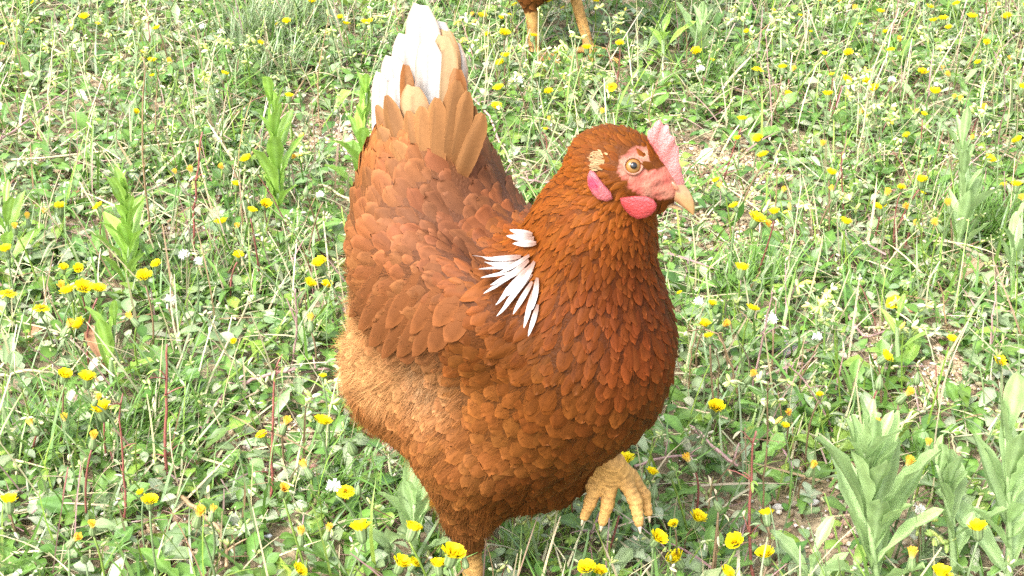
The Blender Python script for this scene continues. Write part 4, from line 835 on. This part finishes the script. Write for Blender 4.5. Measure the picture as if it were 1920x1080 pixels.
for pts, c, w_, look in [([(316, 925), (311, 780), (306, 650)], REDST, 2.0, 'dark red upright stem'), ([(285, 490), (272, 300), (264, 110)], DUN*.8, 1.7, 'brown upright stem'), ([(362, 490), (368, 380), (372, 250)], REDST, 2.0, 'dark red upright stem'), ([(505, 955), (512, 820), (522, 690)], REDST*1.1, 1.8, 'dark red upright stem'),
                         ([(545, 700), (556, 610), (560, 540)], MAUVE*.7, 1.7, 'mauve upright stem'), ([(236, 1010), (234, 880), (228, 740)], REDST*.9, 1.5, 'dark red upright stem'), ([(1416, 1100), (1408, 990), (1412, 810)], REDST, 1.9, 'dark red upright stem'), ([(1425, 985), (1437, 880), (1436, 720)], DUN*.7, 1.4, 'brown upright stem'),
                         ([(1390, 772), (1372, 690), (1340, 628), (1285, 622)], DUN*.9, 1.5, 'brown arching stem'), ([(1402, 770), (1415, 700), (1440, 590), (1455, 545)], MAUVE*.8, 1.6, 'mauve upright stem'), ([(1566, 815), (1525, 735), (1470, 685)], MAUVE*.8, 1.4, 'mauve slanting stem'), ([(1448, 245), (1443, 170), (1438, 60)], MAUVE, 1.5, 'mauve upright stem'),
                         ([(1605, 325), (1618, 230), (1640, 130), (1687, 15)], STRAW*.9, 1.7, 'pale slanting stem'), ([(1850, 70), (1851, 30), (1850, -10)], REDST*.8, 1.5, 'dark red upright stem'), ([(1782, 640), (1772, 590), (1760, 530)], DUN, 1.5, 'brown upright stem'), ([(1855, 680), (1862, 600), (1865, 530)], MAUVE, 1.5, 'mauve upright stem'), ([(1440, 490), (1452, 400), (1458, 280)], DUN*.8, 1.3, 'brown upright stem'),
                         ([(1585, 420), (1578, 340), (1583, 280)], REDST*.9, 1.3, 'dark red upright stem'), ([(1462, 560), (1485, 470), (1500, 350)], STRAW, 1.4, 'pale slanting stem'), ([(395, 250), (392, 180), (398, 90)], STRAW*.9, 1.6, 'pale upright stem'), ([(92, 280), (94, 190), (97, 60)], STRAW, 1.5, 'pale upright stem'), ([(362, 250), (352, 150), (335, 40)], STRAW*.8, 1.3, 'pale upright stem'),
                         ([(602, 250), (598, 130), (612, 30)], DUN, 1.2, 'brown upright stem'), ([(45, 230), (35, 170), (28, 140)], DUN*.6, 1.0, 'brown upright stem'), ([(300, 300), (292, 210), (290, 130)], DUN*.9, 1.2, 'brown upright stem'), ([(1352, 800), (1345, 700), (1340, 640)], DUN*.6, 1.0, 'brown upright stem'), ([(1343, 1100), (1345, 1010), (1338, 930)], DUN*.55, 1.3, 'brown upright stem'),
                         ([(1100, 1060), (1110, 1010), (1120, 975)], MAUVE*.7, 2.2, 'mauve upright stem'), ([(1710, 460), (1728, 400), (1740, 300)], LIME*.6, 1.3, 'green upright stem'), ([(1760, 560), (1735, 480), (1722, 400)], LIME*.5, 1.5, 'green upright stem'), ([(1775, 960), (1785, 870), (1790, 810)], STRAW, 1.6, 'pale upright stem'), ([(1290, 740), (1298, 660), (1310, 590)], DUN*.9, 1.2, 'brown upright stem'), ([(1240, 265), (1215, 210), (1252, 120)], DUN, 1.0, 'brown upright stem')]:
    stalk(pts, c, .0013*w_*.62, .0008*w_*.5, 'plant_stem', look)
for pts, c, w_, look in [([(-10, 302), (120, 292), (370, 262)], STRAW, 1.5, 'long pale straw'), ([(-10, 268), (60, 220), (140, 160)], MAUVE, 1.4, 'mauve twig'), ([(100, 90), (130, 50), (152, 0)], STRAW, 1.6, 'long pale straw'), ([(945, 300), (915, 210), (860, 165)], MAUVE*1.2, 1.5, 'mauve twig'), ([(1190, 205), (1240, 175), (1340, 175)], STRAW*.9, 1.5, 'long pale straw'),
                         ([(920, 325), (975, 333), (1035, 346)], MAUVE, 1.5, 'mauve twig'), ([(1076, 262), (1105, 200), (1125, 145)], STRAW*.8, 1.4, 'long pale straw'), ([(380, 815), (410, 750), (455, 722)], MAUVE, 1.9, 'mauve twig'), ([(455, 722), (525, 697), (625, 690)], MAUVE*.9, 1.6, 'mauve twig'), ([(400, 745), (470, 670), (600, 550)], LIME*.9, 1.6, 'long green straw'),
                         ([(290, 815), (330, 690), (375, 545)], STRAW*.9, 1.2, 'long pale straw'), ([(370, 770), (420, 660), (470, 545)], STRAW*.9, 1.2, 'long pale straw'), ([(1655, 190), (1700, 140), (1745, 92)], STRAW, 1.4, 'long pale straw'), ([(1590, 590), (1625, 630), (1700, 600)], MAUVE, 1.2, 'mauve twig'), ([(540, 120), (500, 80), (470, 40)], STRAW*.9, 1.2, 'long pale straw'),
                         ([(470, 290), (520, 230), (590, 120)], DUN, 1.5, 'brown twig'), ([(1265, 5), (1320, 40), (1360, 70)], STRAW, 1.2, 'long pale straw'), ([(1720, 120), (1770, 110), (1830, 125)], STRAW, 1.2, 'long pale straw'), ([(600, 345), (650, 370), (668, 392)], STRAW, 1.5, 'long pale straw'), ([(1190, 875), (1255, 855), (1310, 852)], MAUVE*.9, 1.2, 'mauve twig'), ([(1300, 800), (1345, 850), (1390, 870)], MAUVE*1.1, 1.8, 'mauve twig'), ([(340, 930), (400, 985), (430, 1060)], DUN*1.1, 1.8, 'brown twig'), ([(60, 560), (130, 640), (170, 660)], STRAW*.8, 1.3, 'long pale straw'), ([(0, 705), (60, 695), (100, 705)], STRAW*.9, 1.6, 'long pale straw'), ([(1680, 800), (1750, 760), (1800, 735)], STRAW, 1.3, 'long pale straw')]:
    stalk(pts, c, .0011*w_, .0008*w_, 'dry_twig', look, True, .018)
# --- branching weeds with pale nodding buds
def budding(bpx, tpx, n, look, c=None):
    b = ground(*bpx); b[2] = gh(b[0], b[1])-.002; T = at_y(*tpx, b[1]+.01)-b; o = link('budding_weed', None, loc=tuple(b), category='weed', group='branching weeds with pale buds')
    P = bez([0, 0, 0], T*.5+R3.normal(0, .008, 3), T, 10); mb = MB(); c = GLAUC if c is None else c; v, q, t = tube(P, np.linspace(.0015, .0009, 10), 6); mb.add(v, q, t, c*1.1); bb = MB(); tips = []
    for i in range(n):
        p = P[R3.integers(4, 10)]; d = dirs(1, .1, 1.2)[0]; L = R3.uniform(.012, .035); e = p+d*L; v, q, t = tube(bez(p, p+d*L*.6+UPV*.006, e, 5), np.linspace(.0009, .0006, 5), 5); mb.add(v, q, t, c*R3.uniform(.8, 1.3)); tips.append(e)
        m = R3.integers(3, 7); D = dirs(m, -1.0, .9); buds(bb, e+D*.0045, D, R3.uniform(.0028, .0052, m), palette(m, [(.42, .48, .14), (.54, .56, .30), (.30, .38, .10), (.70, .58, .06)], [.45, .25, .22, .08]))
    link('stem', mb.mesh('stem', M_STEM), o); link('bud_cluster', bb.mesh('bud_cluster', M_STEM), o, kind='stuff')
    for i in range(5): d = dirs(1, .2, .9)[0]; put_leaf(o, 'lobed', P[1+i], d, R3.uniform(.018, .03), UPV)
    remember(o, *tpx, look)
for b_, t_, n_ in [((262, 250), (262, 60), 10), ((405, 240), (395, 100), 10), ((120, 230), (128, 85), 8), ((448, 190), (450, 95), 7), ((50, 120), (55, 30), 7), ((1000, 230), (1002, 110), 8), ((1080, 200), (1078, 110), 8), ((905, 170), (900, 60), 7), ((1480, 140), (1478, 40), 8), ((1560, 110), (1558, 10), 7), ((1600, 260), (1598, 170), 8),
                   ((1540, 700), (1532, 555), 12), ((1710, 690), (1722, 585), 9), ((1560, 430), (1565, 370), 6), ((1660, 300), (1655, 210), 7), ((1840, 300), (1842, 230), 7), ((1410, 820), (1430, 730), 6), ((640, 820), (632, 715), 6), ((700, 120), (695, 20), 6), ((1740, 160), (1745, 60), 6), ((560, 330), (585, 290), 5), ((1722, 1075), (1728, 985), 6), ((1480, 480), (1478, 395), 6), ((1400, 130), (1395, 30), 7), ((215, 150), (210, 60), 6), ((620, 140), (622, 60), 6), ((1140, 120), (1142, 30), 6)]:
    budding(b_, t_, n_, 'pale budding weed')
# --- a few larger stones
def stone(px, py, wpx, c, look):
    b = ground(px, py); k = proj(b)[0, 2]/FPX; v, q, _ = uv_sphere((0, 0, 0), 1, 12, 9); r = wpx*k/2; v = v[:, [1, 2, 0]]
    v = v*(1+.16*np.sin(v[:, [1]]*4+px)+.12*np.sin(v[:, [0]]*5+py)+.06*np.sin(v[:, [2]]*9)); v = v*[r, r*.8, r*.5]
    o = link('stone', mesh('stone', v, q, C=np.tile(np.asarray(c), (len(v), 1)), mat=M_PEBBLE), loc=(b[0], b[1], gh(b[0], b[1])+r*.2), category='stone', group='loose stones'); remember(o, px, py, look)
for a in [(1470, 655, 55, (.42, .41, .40), 'grey flat stone'), (1505, 665, 30, (.5, .49, .47), 'grey flat stone'), (1515, 945, 36, (.5, .47, .43), 'pale stone'), (1625, 945, 18, (.5, .34, .22), 'tan stone'), (1460, 945, 24, (.48, .45, .40), 'pale stone'), (395, 215, 22, (.45, .43, .42), 'pale stone'), (205, 1005, 26, (.42, .38, .38), 'grey flat stone'), (580, 150, 24, (.55, .48, .40), 'pale stone'), (1500, 1010, 26, (.47, .36, .28), 'tan stone'), (1560, 1050, 22, (.50, .42, .33), 'tan stone'), (505, 1018, 14, (.70, .72, .78), 'tiny white stone'), (105, 420, 24, (.56, .47, .36), 'pale stone')]: stone(*a)
write_labels()
print('all', len(bpy.data.objects), round(time.time()-T0, 1))
